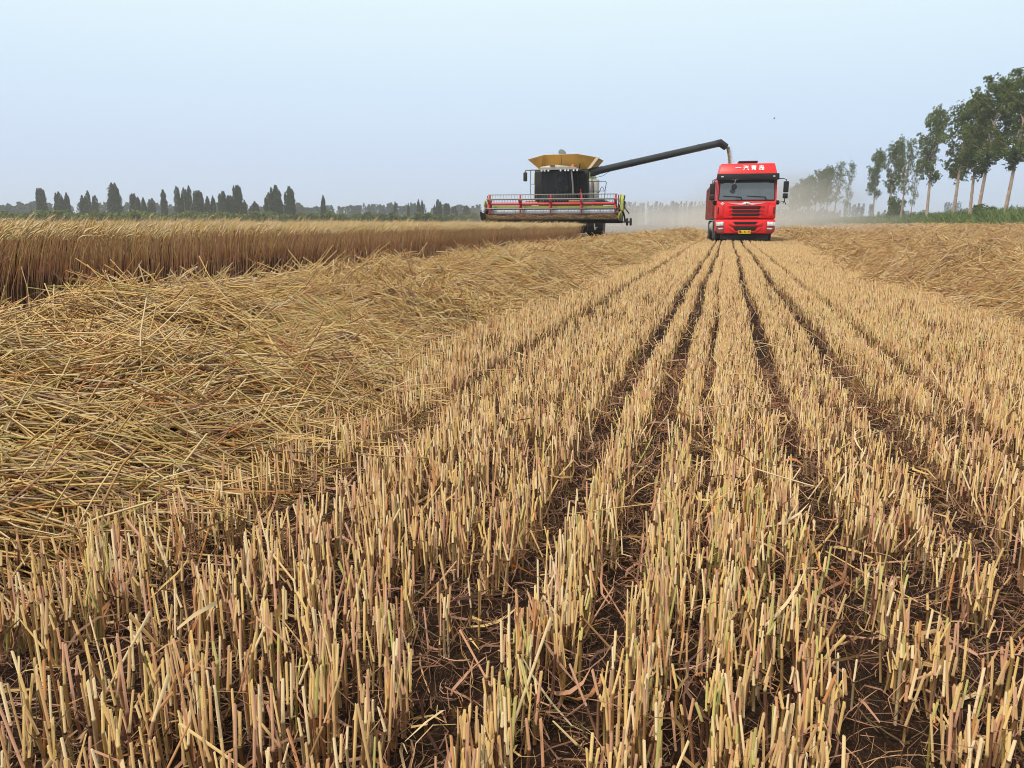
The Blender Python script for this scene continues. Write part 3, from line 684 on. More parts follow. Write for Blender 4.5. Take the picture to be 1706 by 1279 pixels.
    p = MB(); p.box(-.05 - .97, -.93, -.022, -.015, 1.685, 1.715, .001); p.build('diamond_mark', M['grey'], T)
    # bumper
    p = MB(); p.prism([(-1.24, .55), (-1.12, .43), (1.12, .43), (1.24, .55), (1.24, 1.03), (-1.24, 1.03)], 'y', -.07, .75, .03); bmp = p.build('bumper', M['red'], T)
    p = MB(); p.prism([(-.86, .45), (.86, .45), (.86, 1.0), (-.86, 1.0)], 'y', -.10, -.06, .012); p.build('bumper_centre', M['red'], bmp)
    for z0, z1, w0, w1 in ((.83, .94, .52, .42), (.56, .73, .52, .40)):
        p = MB(); p.prism([(-w1, z0), (w1, z0), (w0, z1), (-w0, z1)], 'y', -.125, -.095, .004); p.build('grille_slot', M['gap'], bmp)
    p = MB(); p.prism([(-.66, .79), (-.45, .745), (.45, .745), (.66, .79), (.72, .90), (.62, .90), (.50, .80), (-.50, .80), (-.62, .90), (-.72, .90)], 'y', -.15, -.098, .006)
    p.prism([(-.60, .60), (-.40, .48), (.40, .48), (.60, .60), (.66, .70), (.58, .70), (.44, .54), (-.44, .54), (-.58, .70), (-.66, .70)], 'y', -.14, -.098, .006); p.build('bumper_trim', M['red'], bmp)
    for s in (-1, 1):
        p = MB(); p.prism([(s * .91, .77), (s * 1.22, .75), (s * 1.235, .93), (s * .90, .94)][::s], 'y', -.105, -.05, .012); hl = p.build('headlight', M['lamp'], bmp)
        p = MB()
        for x in (.985, 1.10): p.lathe([(-.114, 0), (-.114, .045), (-.104, .06), (-.09, .062)], (s * x, 0, .845), 'y', 16)
        p.build('reflector', M['chrome'], hl)
        p = MB(); p.prism([(s * .92, .62), (s * 1.10, .61), (s * 1.14, .67), (s * .90, .68)][::s], 'y', -.09, -.05, .006); p.build('fog_light', M['lamp'], bmp)
        p = MB(); p.prism([(s * .88, .47), (s * 1.13, .45), (s * 1.22, .56), (s * 1.22, .72), (s * .88, .73)][::s], 'y', -.078, -.05, .006); p.build('lamp_recess', M['redd'], bmp)
    p = MB(); p.box(-.27, .24, -.165, -.145, .425, .575, .008); pl = p.build('licence_plate', M['yel'], bmp)
    text_mesh('plate_lettering', '豫L 91175', .125, M['gap'], pl, (-.015, -.168, .503), .002, .001, .92)
    # mirrors
    for s, cx, z0, z1 in ((-1, -1.45, 2.10, 2.55), (1, 1.58, 2.16, 2.62)):
        p = MB(); p.box(cx - .105, cx + .105, -.10, .04, z0, z1, .035, 3); p.build('mirror', M['blk'], T)
        p = MB(); p.box(cx - .11, cx + .09, -.10, .04, z0 - .25, z0 - .04, .03, 3); p.build('mirror', M['blk'], T)
        p = MB(); p.tube([(s * HW, .25, 2.74), (cx - s * .12, .02, 2.74), (cx, -.03, 2.68), (cx, -.03, z1 - .02)], .017, 7)
        p.build('mirror_arm', M['blk'], T); p = MB(); p.tube([(cx, -.03, z0 - .2), (cx - s * .02, -.02, z0 - .36), (s * HW, .2, z0 - .44)], .015, 7)
        if s > 0: p.tube([(cx - .02, -.03, 1.93), (cx - .03, -.05, 1.8), (cx + .03, -.06, 1.66)], .02, 5); p.tube([(cx - .03, -.05, 1.82), (cx - .09, -.05, 1.68)], .014, 5)
        p.build('mirror_arm', M['blk'], T)
        p = MB(); p.box(*sorted((s * (HW - .02), s * (HW + .14))), .15, .32, 1.66, 1.84, .02); p.build('mirror_bracket', M['blk'], T)
    p = MB(); p.tube([(-.5, -.12, 2.72), (-.52, -.26, 2.64), (-.56, -.30, 2.5)], .012, 6); p.tube([(-.66, -.12, 2.70), (-.52, -.24, 2.66), (-.40, -.14, 2.74)], .01, 6); st = p.build('mirror_stem', M['grey'], T)
    p = MB(); p.lathe([(-.03, 0), (-.03, .10), (-.01, .118), (.03, .09), (.04, 0)], (-.56, -.30, 2.40), 'y', 24); p.build('kerb_mirror', M['gap'], T)
    # chassis, tanks, steps
    p = MB()
    for s in (-1, 1): p.box(s * .42 - .05, s * .42 + .05, .5, 12.2, .78, 1.02, .01)
    for y in (1.4, 3.3, 7.9, 9.3): p.cyl((-.95, y, .5), (.95, y, .5), .09, n=12); p.sphere((0, y, .5), .2)
    p.box(-1.0, 1.0, .02, .5, .16, .46, .03); p.box(-.8, .8, 1.5, 3.0, .25, .7, .05); p.build('chassis_and_shade_fill', M['dark'], T)  # the two low boxes are added to fill the shade under the cab with black
    for s in (-1, 1):
        p = MB(); p.cyl((s * .98, 4.3, .72), (s * .98, 6.2, .72), .30, n=20, bev=.02); p.build('fuel_tank', M['pale'], T)
        p = MB(); p.box(*sorted((s * .86, s * 1.22)), .78, 1.02, .50, .56, .01); p.build('step', M['blk'], T); p = MB(); p.box(*sorted((s * 1.0, s * 1.22)), .80, 1.0, .78, .83, .01); p.build('step', M['blk'], T)
        p = MB(); prof = [(.82, .55)] + [(1.42 + .62 * math.cos(t), .5 + .62 * math.sin(t)) for t in np.linspace(math.pi * .95, .05, 12)] + [(1.98, .5)] + [(1.42 + .57 * math.cos(t), .5 + .57 * math.sin(t)) for t in np.linspace(.05, math.pi * .95, 12)]
        p.prism(prof, 'x', s * .9, s * 1.24); p.build('mudguard', M['blk'], T)
        for y, rear in ((1.42, 0), (3.3, 0), (7.9, 1), (9.3, 1)):
            wheel(T, s * 1.07, y, .51, .29, s)
            if rear: wheel(T, s * .74, y, .51, .27, s)
    # tipper body behind the cab: tall ribbed red sides, open top
    z0, z1, y0, y1 = 1.15, 2.72, 2.55, 12.3
    p = MB(); p.box(-1.25, 1.25, y0, y1, z0 - .08, z0 + .02)
    for s in (-1, 1):
        p.box(*sorted((s * 1.19, s * 1.24)), y0, y1, z0, z1)
        p.box(*sorted((s * 1.18, s * 1.30)), y0, y1, z1 - .06, z1 + .05, .01)
        for k in range(13): yy = y0 + .04 + k * (y1 - y0 - .12) / 12; p.box(*sorted((s * 1.235, s * 1.30)), yy, yy + .1, z0 - .05, z1, .008)
    p.box(-1.19, 1.19, y0, y0 + .06, z0, z1 + .2); p.box(-1.19, 1.19, y1 - .06, y1, z0, z1)
    box = p.build('cargo_body', M['redd'], T, False)
    for s in (-1, 1):
        p = MB()
        p.tube([(s * 1.30, 2.4, 1.2), (s * 1.30, 2.4, 2.78), (s * 1.1, 2.4, 2.86)], .03, 6)
        for z in (1.4, 1.75, 2.1, 2.45): p.tube([(s * 1.30, 2.4, z), (s * 1.05, 2.4, z)], .018, 5)
        p.tube([(s * 1.05, 2.4, 1.2), (s * 1.05, 2.4, 2.86)], .03, 6)
        p.build('body_ladder', M['redd'], T)
    p = MB(); p.cyl((.8, 2.38, .9), (.8, 2.38, 2.5), .12, n=14); p.build('exhaust_pipe', M['dark'], T); p = MB(); p.box(-1.0, -.55, 2.25, 2.5, .9, 2.2, .03); p.build('air_intake', M['dark'], T)
truck(TRUCK)

# ---------------------------------------------------------------- combine
COMB = empty('combine_harvester', (1.97, 40.0, 0), -R(12))
tag(COMB, 'combine harvester with yellow tank flaps, red reel and long black unloading auger', 'combine harvester')
def combine(T):
    # header table, trough, back wall
    p = MB(); p.prism([(-.05, 1.07), (.0, 1.13), (.25, 1.12), (.55, 1.05), (.95, 1.05), (1.0, 1.62), (1.08, 1.62), (1.08, .88), (.5, .90), (.1, .98)], 'x', -3.42, 3.45); hd = p.build('header', M['dark'], T)
    p = MB(); p.box(-3.4, 3.42, .90, 1.06, 1.635, 1.765, .015); p.build('header_beam', M['lime'], hd)
    p = MB(); p.cyl((-3.35, .72, 1.42), (3.38, .72, 1.42), .15, n=20)
    aug = p.build('feed_auger', M['silver'], hd)
    p = MB(); n = 14
    for sgn, xa, xb in ((1, -3.3, -.6), (-1, 3.3, .6)):
        b = bmesh.new(); prev = None; turns = 5; K = turns * 16
        for k in range(K + 1):
            t = 2 * math.pi * k / 16 * sgn; x = xa + (xb - xa) * k / K
            c = (b.verts.new((x, .72 + .14 * math.cos(t), 1.42 + .14 * math.sin(t))), b.verts.new((x, .72 + .26 * math.cos(t), 1.42 + .26 * math.sin(t))))
            if prev: b.faces.new((prev[0], prev[1], c[1], c[0]))
            prev = c
        bmesh.ops.solidify(b, geom=b.faces[:], thickness=.012); p._join(b)
    for k in range(8):
        t = k * 2.4; x = -.5 + k * .14; p.cyl((x, .72, 1.42), (x, .72 + .27 * math.cos(t), 1.42 + .27 * math.sin(t)), .012, n=6)
    p.build('auger_flight', M['silver'], aug)
    p = MB()
    for k in range(44):
        x = -3.35 + k * 6.72 / 43; p.prism([(x - .02, -.04), (x + .02, -.04), (x, -.17)], 'z', 1.075, 1.10)
    p.box(-3.38, 3.4, -.05, .0, 1.075, 1.10); p.build('knife_bar', M['grey'], hd)
    # ends and crop dividers
    for s, x0, x1 in ((-1, -3.52, -3.44), (1, 3.47, 3.58)):
        p = MB(); p.prism([(-.45, 1.02), (.9, .88), (1.12, .95), (1.12, 1.75), (.9, 1.95), (.35, 1.55), (-.1, 1.35)], 'x', x0, x1, .01); p.build('end_plate', M['dark'], T)
        p = MB(); xc = (x0 + x1) / 2; p.hexa([(xc - .10, -.3, 1.02), (xc + .10, -.3, 1.02), (xc + .10, -.3, 1.36), (xc - .10, -.3, 1.36), (xc - .03 + s * .05, -.62, 1.36), (xc + .03 + s * .05, -.62, 1.36), (xc + .03 + s * .05, -.62, 1.46), (xc - .03 + s * .05, -.62, 1.46)], .01)
        p.build('crop_divider', M['lime'] if s > 0 else M['dark'], T)
    p = MB(); p.prism([(-.15, 1.5), (-.1, 2.05), (.15, 2.25), (.3, 2.30), (.6, 2.1), (.8, 1.75), (.7, 1.5), (.2, 1.42)], 'x', 3.52, 3.66, .02); sh = p.build('drive_shield', M['lime'], T)
    p = MB()
    for a, b, c, d in ((-.1, 2.02, .25, 2.22), (.1, 1.62, .62, 1.95), (-.05, 1.7, .1, 1.95)): p.tube([(3.68, a, b), (3.70, (a + c) / 2, (b + d) / 2 + .04), (3.68, c, d)], .035, 6)
    p.build('shield_bracket', M['dark'], sh)
    p = MB(); p.slab([(3.45, -.1, 2.0), (3.5, .1, 2.32), (3.62, .1, 2.0), (3.78, .2, 1.62), (3.6, .1, 1.5)], .03); p.build('side_guard', M['lime'], T)
    p = MB(); p.tube([(3.62, .3, 1.45), (3.7, .3, 1.2), (3.72, .5, 1.0)], .05, 6); p.tube([(3.66, .35, 1.7), (3.92, .4, 1.35)], .03, 6); p.build('guard_strut', M['dark'], T)
    for x in (3.80, 3.98):
        p = MB(); p.lathe([(-.05, .05), (-.05, .17), (0, .2), (.05, .17), (.05, .05)], (x, .9, .95), 'x', 20); p.build('gauge_wheel', M['tyre'], T)
    p = MB(); p.cyl((3.5, .9, .95), (4.0, .9, .95), .04, n=8); p.build('gauge_axle', M['grey'], T)
    p = MB(); p.lathe([(-.04, 0), (-.04, .17), (.0, .19), (.04, .17), (.04, 0)], (-3.50, .3, 1.86), 'x', 20); p.build('drive_disc', M['lime'], T)
    # reel
    Ry, Rz, RR = .30, 1.85, .47
    reel = empty('reel', (0, 0, 0)); reel.parent = T
    bpy.data.objects.remove(reel)
    p = MB(); p.cyl((-3.3, Ry, Rz), (3.3, Ry, Rz), .075, n=16); reel = p.build('reel', M['hred'], T)
    angs = [math.pi / 2 + k * math.pi / 3 for k in range(6)]
    for x in (-3.26, -1.64, -.06, 1.52, 3.24):
        p = MB(); w_ = .05 if abs(x) > 3 else .035
        for a in angs:
            c, s_ = math.cos(a), math.sin(a); n_ = Vector((0, -s_, c))
            o = Vector((x, Ry, Rz)); tip = o + Vector((0, c, s_)) * RR; q0 = o + Vector((0, c, s_)) * .05
            bw, tw = .10, .035
            pts = [q0 + n_ * bw, q0 - n_ * bw, tip - n_ * tw, tip + n_ * tw]
            p.hexa([tuple(v + Vector((-w_, 0, 0))) for v in pts] + [tuple(v + Vector((w_, 0, 0))) for v in pts])
        for k in range(6):
            a, b = angs[k], angs[(k + 1) % 6]; r_ = RR * .55
            p.tube([(x, Ry + r_ * math.cos(a), Rz + r_ * math.sin(a)), (x, Ry + r_ * math.cos(b), Rz + r_ * math.sin(b))], .018, 5)
        p.build('reel_spider', M['hred'], reel, False)
    for a in angs:
        y, z = Ry + RR * math.cos(a), Rz + RR * math.sin(a)
        p = MB(); p.cyl((-3.34, y, z), (3.32, y, z), .024, n=8)
        for k in range(46):
            x = -3.25 + k * 6.5 / 45; p.tube([(x, y, z), (x, y - .02, z - .09), (x, y + .03, z - .19)], [.009, .007, .005], 4)
        p.build('tine_bar', M['grey'], reel, False)
    for s in (-1, 1):
        p = MB(); p.tube([(s * 3.36, 1.0, 1.72), (s * 3.38, .3, 1.86)], .045, 6); p.tube([(s * 3.36, 1.0, 1.4), (s * 3.38, .25, 2.28)], .025, 6); p.build('reel_arm', M['lime'] if s < 0 else M['hred'], T)
    p = MB(); p.cyl((1.44, .9, 1.7), (1.44, .55, 2.42), .05, n=10); p.cyl((1.44, .55, 2.42), (1.44, .5, 2.56), .03, n=8); p.build('reel_cylinder', M['hred'], T)
    # feeder house and lower body
    p = MB(); p.hexa([(-.75, 1.0, .88), (.75, 1.0, .88), (.75, 1.0, 1.6), (-.75, 1.0, 1.6), (-.7, 3.0, 1.0), (.7, 3.0, 1.0), (.7, 3.0, 2.05), (-.7, 3.0, 2.05)], .02); p.build('feeder_house', M['dark'], T)
    p = MB(); p.box(-1.15, 1.15, 2.9, 8.4, .75, 2.1, .04); p.box(-1.7, 1.7, 3.2, 3.6, .7, 1.15, .03); p.box(-1.3, 1.3, 4.2, 7.0, .35, .8, .05); p.box(-1.0, 1.45, 2.5, 3.9, .42, 1.3, .03); p.build('chassis_and_shade_fill', M['dark'], T)  # lowest boxes added as dark mass, standing in for shade beneath the body
    p = MB(); p.prism([(3.45, 2.1), (3.45, 3.68), (3.6, 3.78), (6.6, 3.78), (8.9, 3.25), (9.3, 2.4), (8.9, 1.7), (6, 1.7), (5.2, 2.0)], 'x', -1.48, 1.48, .05); body = p.build('body', M['blk'], T)
    for s in (-1, 1):
        p = MB(); p.prism([(3.6, 2.2), (3.6, 2.9), (8.7, 2.9), (9.0, 2.4), (8.7, 2.0), (6, 2.0), (5.2, 2.2)], 'x', s * 1.49, s * 1.53, .008); p.build('side_panel', M['pale'], body)
        p = MB(); p.prism([(3.6, 2.96), (3.6, 3.6), (6.5, 3.6), (8.4, 3.15), (8.6, 2.96)], 'x', s * 1.49, s * 1.53, .008); p.build('side_panel', M['lime'], body)
    p = MB()
    for k in range(9): p.box(1.0, 1.42, 3.42, 3.445, 2.75 + k * .09, 2.79 + k * .09)
    p.build('front_louvre', M['blk'], body)
    for x0, x1 in ((-1.55, -1.0), (.75, 1.42)):
        p = MB(); p.box(x0, x1, 1.15, 1.5, 1.98, 2.045, .012); p.build('platform_edge', M['orangep'], T)
    # cab
    fl = [(-.80, 1.75), (-.55, 1.55), (0, 1.46), (.55, 1.55), (.86, 1.75), (.90, 3.35), (-.84, 3.35)]
    p = MB(); p.prism(fl, 'z', 2.02, 2.32, .02); p.prism([(-.84, 3.3), (.90, 3.3), (.90, 3.42), (-.84, 3.42)], 'z', 2.3, 3.6); cab = p.build('cab', M['blk'], T)
    p = MB()
    for x, y in fl: p.tube([(x * .97, y + .02, 2.3), (x, y, 2.9), (x * .96, y + .04, 3.6)], .035 if abs(x) > .6 else .012, 6)
    p.tube([(x * .97, y + .02, 3.58) for x, y in fl], .03, 6)
    p.build('cab_frame', M['dark'], cab)
    p = MB(); p.tube([(.82, 1.42, 3.60), (.90, 1.38, 3.0), (.94, 1.42, 2.4)], .045, 6); p.build('window_wiper', M['grey'], cab)
    b = bmesh.new(); r0 = [b.verts.new((x * .97, y + .02, 2.3)) for x, y in fl]; rm = [b.verts.new((x, y, 2.9)) for x, y in fl]; r1 = [b.verts.new((x * .96, y + .04, 3.58)) for x, y in fl]
    for k in range(6):
        if k == 5: continue
        b.faces.new((r0[k], r0[k + 1], rm[k + 1], rm[k])); b.faces.new((rm[k], rm[k + 1], r1[k + 1], r1[k]))
    b.faces.new((r0[6], r0[0], rm[0], rm[6])); b.faces.new((rm[6], rm[0], r1[0], r1[6]))
    p = MB(); p._join(b); p.build('window', M['cabglass'], cab)
    p = MB(); p.box(-.25, .35, 2.75, 3.0, 2.5, 3.2, .05); p.box(-.25, .35, 2.3, 2.85, 2.4, 2.52, .04); p.box(.45, .75, 2.1, 2.8, 2.32, 2.7, .03); p.build('driver_seat', M['seat'], cab)
    p = MB(); p.tube([(.05, 2.0, 2.32), (.05, 2.15, 2.72)], .03, 6); p.tube([(.05 + .17 * math.cos(t), 2.15 + .05 * math.sin(t), 2.74 + .16 * math.sin(t)) for t in np.linspace(0, 2 * math.pi, 18)], .014, 5)
    p.tube([(.05 - .16, 2.1, 2.74), (.05 + .16, 2.1, 2.74)], .012, 5); p.build('steering_wheel', M['grey'], cab)
    p = MB(); p.box(.4, .6, 1.95, 2.0, 2.62, 2.82, .01); p.build('monitor', M['grey'], cab)
    p = MB(); p.hexa([(-.93, 1.30, 3.60), (1.30, 1.30, 3.60), (1.30, 3.5, 3.62), (-.93, 3.5, 3.62), (-.80, 1.50, 3.72), (1.05, 1.50, 3.72), (1.05, 3.4, 3.74), (-.80, 3.4, 3.74)], .025)
    roof = p.build('cab_roof', M['grey'], T)
    p = MB(); p.prism([(-.84, 3.72), (1.08, 3.72), (.75, 3.78), (.1, 3.86), (-.15, 3.86), (-.80, 3.77)], 'y', 1.52, 3.3, .01); p.build('roof_cap', M['beige'], roof)
    p = MB(); p.box(-.3, -.05, 1.48, 1.56, 3.78, 3.84, .012); p.build('roof_grille', M['gap'], roof)
    for x in (-.72, -.56, -.36, .28, .52, .68, .96, 1.14):
        p = MB(); p.lathe([(-.03, 0), (-.03, .04), (.0, .055), (.06, .05), (.07, 0)], (x, 1.31, 3.555), 'y', 14); p.build('work_light', M['lamp'], roof)
    p = MB(); p.lathe([(0, .075), (.08, .075), (.11, .05), (.12, 0)], (.86, 1.7, 3.76), 'z', 16); p.build('beacon', M['orange'], roof)
    # mirror and its arm on the left
    p = MB(); p.tube([(-.9, 1.6, 3.62), (-1.3, 1.55, 3.62), (-1.60, 1.55, 3.60), (-1.64, 1.55, 3.5)], .04, 6); p.tube([(-1.35, 1.6, 3.6), (-1.37, 1.6, 2.8), (-1.34, 1.7, 2.05)], .02, 6)
    p.tube([(-1.34, 1.6, 2.9), (-1.1, 1.8, 2.9)], .014, 5); arm = p.build('mirror_arm', M['grey'], T)
    p = MB(); p.box(-1.73, -1.52, 1.5, 1.58, 3.04, 3.50, .035, 3); p.build('mirror', M['blk'], T)
    # grain tank extension flaps
    B = [(-1.18, 3.6, 3.76), (1.42, 3.6, 3.76), (1.42, 6.3, 3.76), (-1.18, 6.3, 3.76)]
    FL_, FR_ = (-.89, 3.1, 4.50), (.88, 3.1, 4.52); TL, TR = (-1.86, 3.55, 4.31), (1.90, 3.55, 4.36)
    BL, BR = (-1.86, 6.4, 4.31), (1.98, 6.4, 4.40); KL, KR = (-.89, 6.85, 4.50), (.88, 6.85, 4.52)
    def flap(pts, m='tank', nm='tank_flap'): p = MB(); p.slab(pts, .02); return p.build(nm, M[m], T, False)
    flap([B[0], B[1], FR_, FL_]); flap([B[0], FL_, TL]); flap([B[1], TR, FR_])
    flap([B[0], TL, BL, B[3]]); flap([B[1], B[2], BR, TR]); flap([B[3], B[2], KR, KL]); flap([B[3], KL, BL]); flap([B[2], BR, KR])
    p = MB()
    for a, b in ((TL, FL_), (FL_, FR_), (FR_, TR), (TL, BL), (TR, BR), (BL, KL), (KL, KR), (KR, BR)): p.tube([a, b], .022, 5)
    for a, b in ((B[0], TL), (B[1], TR)): p.tube([a, b], .024, 5)
    p.build('flap_rim', M['rimtrim'], T)
    p = MB()
    p.tube([(.02, 3.56, 3.80), (.02, 3.07, 4.50)], .012, 5); p.build('flap_brace', M['dark'], T); p = MB()
    p.tube([(1.0, 3.4, 3.78), (1.05, 3.2, 4.02)], .03, 5); p.build('flap_brace', M['dark'], T); p = MB(); p.tube([(-.95, 3.4, 3.78), (-.9, 3.3, 3.95)], .03, 5); p.build('flap_brace', M['dark'], T)
    p = MB(); p.slab([(1.42, 3.56, 3.76), (1.62, 3.5, 3.80), (2.06, 3.5, 4.34), (1.90, 3.52, 4.38)], .03); p.build('flap_panel', M['rimtrim'], T)
    p = MB(); p.lathe([(-.05, .0), (-.05, .16), (-.02, .23), (.02, .235), (.05, .2)], (0, 0, 0), 'y', 24); p.tube([(.1, .0, -.1), (.12, .1, -.5)], .03, 6)
    d = p.build('tank_auger_cap', M['grey'], T); d.location = (-.10, 4.4, 4.70); d.rotation_euler = (R(-35), R(20), R(25))
    p = MB(); p.tube([(-.55, 4.2, 4.4), (-.55, 4.2, 4.66)], .012, 5); p.build('antenna', M['grey'], T)
    # unloading auger
    a0 = Vector((1.25, 4.1, 3.56)); a1 = Vector((8.35, 6.42, 5.23)); dv = (a1 - a0).normalized()
    p = MB(); p.tube([a0 - Vector((0, 0, .9)), a0 - Vector((0, 0, .2)), a0 + dv * .1, a0 + dv * .5, a0 + dv * .9], [.26, .27, .26, .24, .19], 18)
    p.cyl(a0 + dv * .3, a1, .19, n=22); 
    for t in (.9, 2.6, 4.6, 6.5): p.cyl(a0 + dv * t, a0 + dv * (t + .05), .205, n=22)
    ag = p.build('unloading_auger', M['slate'], T)
    p = MB(); p.tube([a1 - dv * .12, a1 + dv * .10, a1 + dv * .46 + Vector((0, 0, -.30))], [.20, .215, .19], 18)
    p.build('spout', M['gap'], ag)
    p = MB(); p.tube([a0 + dv * .5 + Vector((0, -.1, -.35)), a0 + dv * 1.0 + Vector((0, -.1, -.34)), a0 + dv * 1.35 + Vector((0, -.1, -.2))], .012, 5); p.build('hose', M['dark'], ag)
    # tank, ladder and rails on the right
    p = MB(); p.cyl((1.78, 4.0, 2.1), (1.78, 4.0, 3.22), .25, n=20, bev=.03); p.cyl((1.72, 4.0, 3.22), (1.72, 4.0, 3.38), .06, n=10); p.box(1.5, 1.64, 3.5, 4.2, 2.1, 3.25, .02); p.build('side_tank', M['pale'], T)
    p = MB()
    p.tube([(1.45, 2.4, 2.1), (1.45, 2.4, 3.0), (1.5, 2.4, 3.05), (2.50, 2.4, 3.05), (2.56, 2.4, 2.98), (2.50, 2.4, 2.6), (2.48, 2.4, 2.05)], .02, 6)
    p.tube([(1.9, 2.4, 3.05), (1.9, 2.4, 1.9)], .02, 6); p.tube([(1.45, 2.4, 2.55), (2.5, 2.4, 2.55)], .016, 6); p.tube([(1.6, 2.4, 3.05), (1.55, 2.4, 2.9), (1.55, 2.4, 2.1)], .016, 6)
    p.tube([(2.1, 2.3, 2.45), (2.22, 2.3, 2.5), (2.28, 2.3, 2.68), (2.36, 2.3, 2.76), (2.44, 2.3, 2.66), (2.46, 2.3, 2.55)], .018, 6); p.build('handrail', M['dark'], T)
    p = MB(); p.box(1.3, 2.62, 2.2, 3.4, 2.0, 2.06, .01); p.box(2.0, 2.5, 2.0, 2.6, 2.06, 2.14, .02); p.build('platform', M['grey'], T)
    p = MB()
    for s in (0, .45): p.tube([(1.85 + s * .0, 2.25 + s, 2.0), (2.05, 2.0 + s, .55)], .03, 6)
    for k in range(5): p.box(1.86 + .04 * k, 1.98 + .04 * k, 2.0, 2.55, 1.75 - .28 * k, 1.79 - .28 * k)
    p.build('ladder', M['pale'], T)
    # wheels
    for s in (-1, 1):
        wheel(T, s * 1.98, 3.3, .92, .86, s); wheel(T, s * 1.35, 7.4, .62, .5, s)
combine(COMB)

# driver, seated behind the steering wheel of the combine
def driver():
    loc = COMB.matrix_basis @ Vector((.05, 2.62, 2.52))
    o = empty('person', loc, -R(12)); bpy.data.objects.remove(o)
    me = bpy.data.meshes.new('person'); J = {}
    pts = [('pel', (0, 0, .10), .15), ('waist', (0, .03, .28), .13), ('chest', (0, .04, .45), .16), ('neck', (0, .02, .60), .055), ('head', (0, -.01, .70), .085), ('crown', (0, 0, .80), .08),
           ('shl', (-.18, .03, .52), .06), ('ell', (-.24, -.12, .32), .045), ('wrl', (-.14, -.36, .28), .03), ('hal', (-.12, -.42, .28), .035),
           ('shr', (.18, .03, .52), .06), ('elr', (.24, -.12, .32), .045), ('wrr', (.14, -.36, .28), .03), ('har', (.12, -.42, .28), .035),
           ('hpl', (-.1, -.05, .08), .085), ('knl', (-.13, -.45, .10), .065), ('anl', (-.12, -.50, -.2), .045),
           ('hpr', (.1, -.05, .08), .085), ('knr', (.13, -.45, .10), .065), ('anr', (.12, -.50, -.2), .045)]
    ix = {n: i for i, (n, _, _) in enumerate(pts)}
    ed = [('pel', 'waist'), ('waist', 'chest'), ('chest', 'neck'), ('neck', 'head'), ('head', 'crown'), ('chest', 'shl'), ('shl', 'ell'), ('ell', 'wrl'), ('wrl', 'hal'), ('chest', 'shr'), ('shr', 'elr'), ('elr', 'wrr'), ('wrr', 'har'),
          ('pel', 'hpl'), ('hpl', 'knl'), ('knl', 'anl'), ('pel', 'hpr'), ('hpr', 'knr'), ('knr', 'anr')]
    me.from_pydata([p for _, p, _ in pts], [(ix[a], ix[b]) for a, b in ed], [])
    o = bpy.data.objects.new('person', me); sc.collection.objects.link(o); o.location = loc; o.rotation_euler = (0, 0, -R(12))
    md = o.modifiers.new('s', 'SKIN'); 
    for i, (_, _, r) in enumerate(pts): me.skin_vertices[0].data[i].radius = (r, r * .85)
    me.skin_vertices[0].data[0].use_root = True
    o.modifiers.new('u', 'SUBSURF').levels = 1
    dg = bpy.context.evaluated_depsgraph_get(); m2 = bpy.data.meshes.new_from_object(o.evaluated_get(dg)); o.modifiers.clear(); o.data = m2
    m2.materials.clear(); m2.materials.append(M['cloth']); m2.materials.append(M['skin'])
    for f in m2.polygons:
        c = f.center
        if c.z > .585 or c.y < -.33 and c.z > .2: f.material_index = 1
        f.use_smooth = True
    tag(o, 'driver in a dark blue shirt seated inside the combine cab behind the wheel', 'person')
    p = MB(); p.sphere((0, .01, .775), .098, (1, 1.05, .62)); p.build('hair', M['hair'], o)
driver()

# cut crop lying on the header table, grain pouring and in the truck
def header_crop():
    rng = np.random.default_rng(3); S = Soup(); n = 9000
    lx = rng.uniform(-3.35, 3.4, n); ly = rng.uniform(-.05, .5, n); lz = 1.13 + rng.random(n) ** 2.2 * (.13 + .05 * np.sin(lx * 3)) ; az = rng.uniform(0, np.pi, n); el = rng.normal(0, .35, n); le = rng.uniform(.12, .4, n)
    c = np.stack([lx, ly, lz], -1); d = np.stack([np.cos(az) * np.cos(el), np.sin(az) * np.cos(el), np.sin(el)], -1) * le[:, None] / 2
    P = np.stack([c - d, c + rng.normal(0, .012, (n, 3)), c + d], 1); P[..., 2] = np.maximum(P[..., 2], 1.10)
    mw = np.array(COMB.matrix_basis); P = P @ mw[:3, :3].T + mw[:3, 3]
    S.tubes(P, .006 * np.ones((n, 3)), np.broadcast_to(pick(rng, n, [TAN, GRB, GLD, DBR, PNK], [.3, .25, .2, .15, .1])[:, None], (n, 3)), 3, False, rng)
    tag(S.build('cut_wheat', M_STRAW), 'cut wheat heaped on the header table under the red reel', 'cut wheat', kind='stuff')
header_crop()
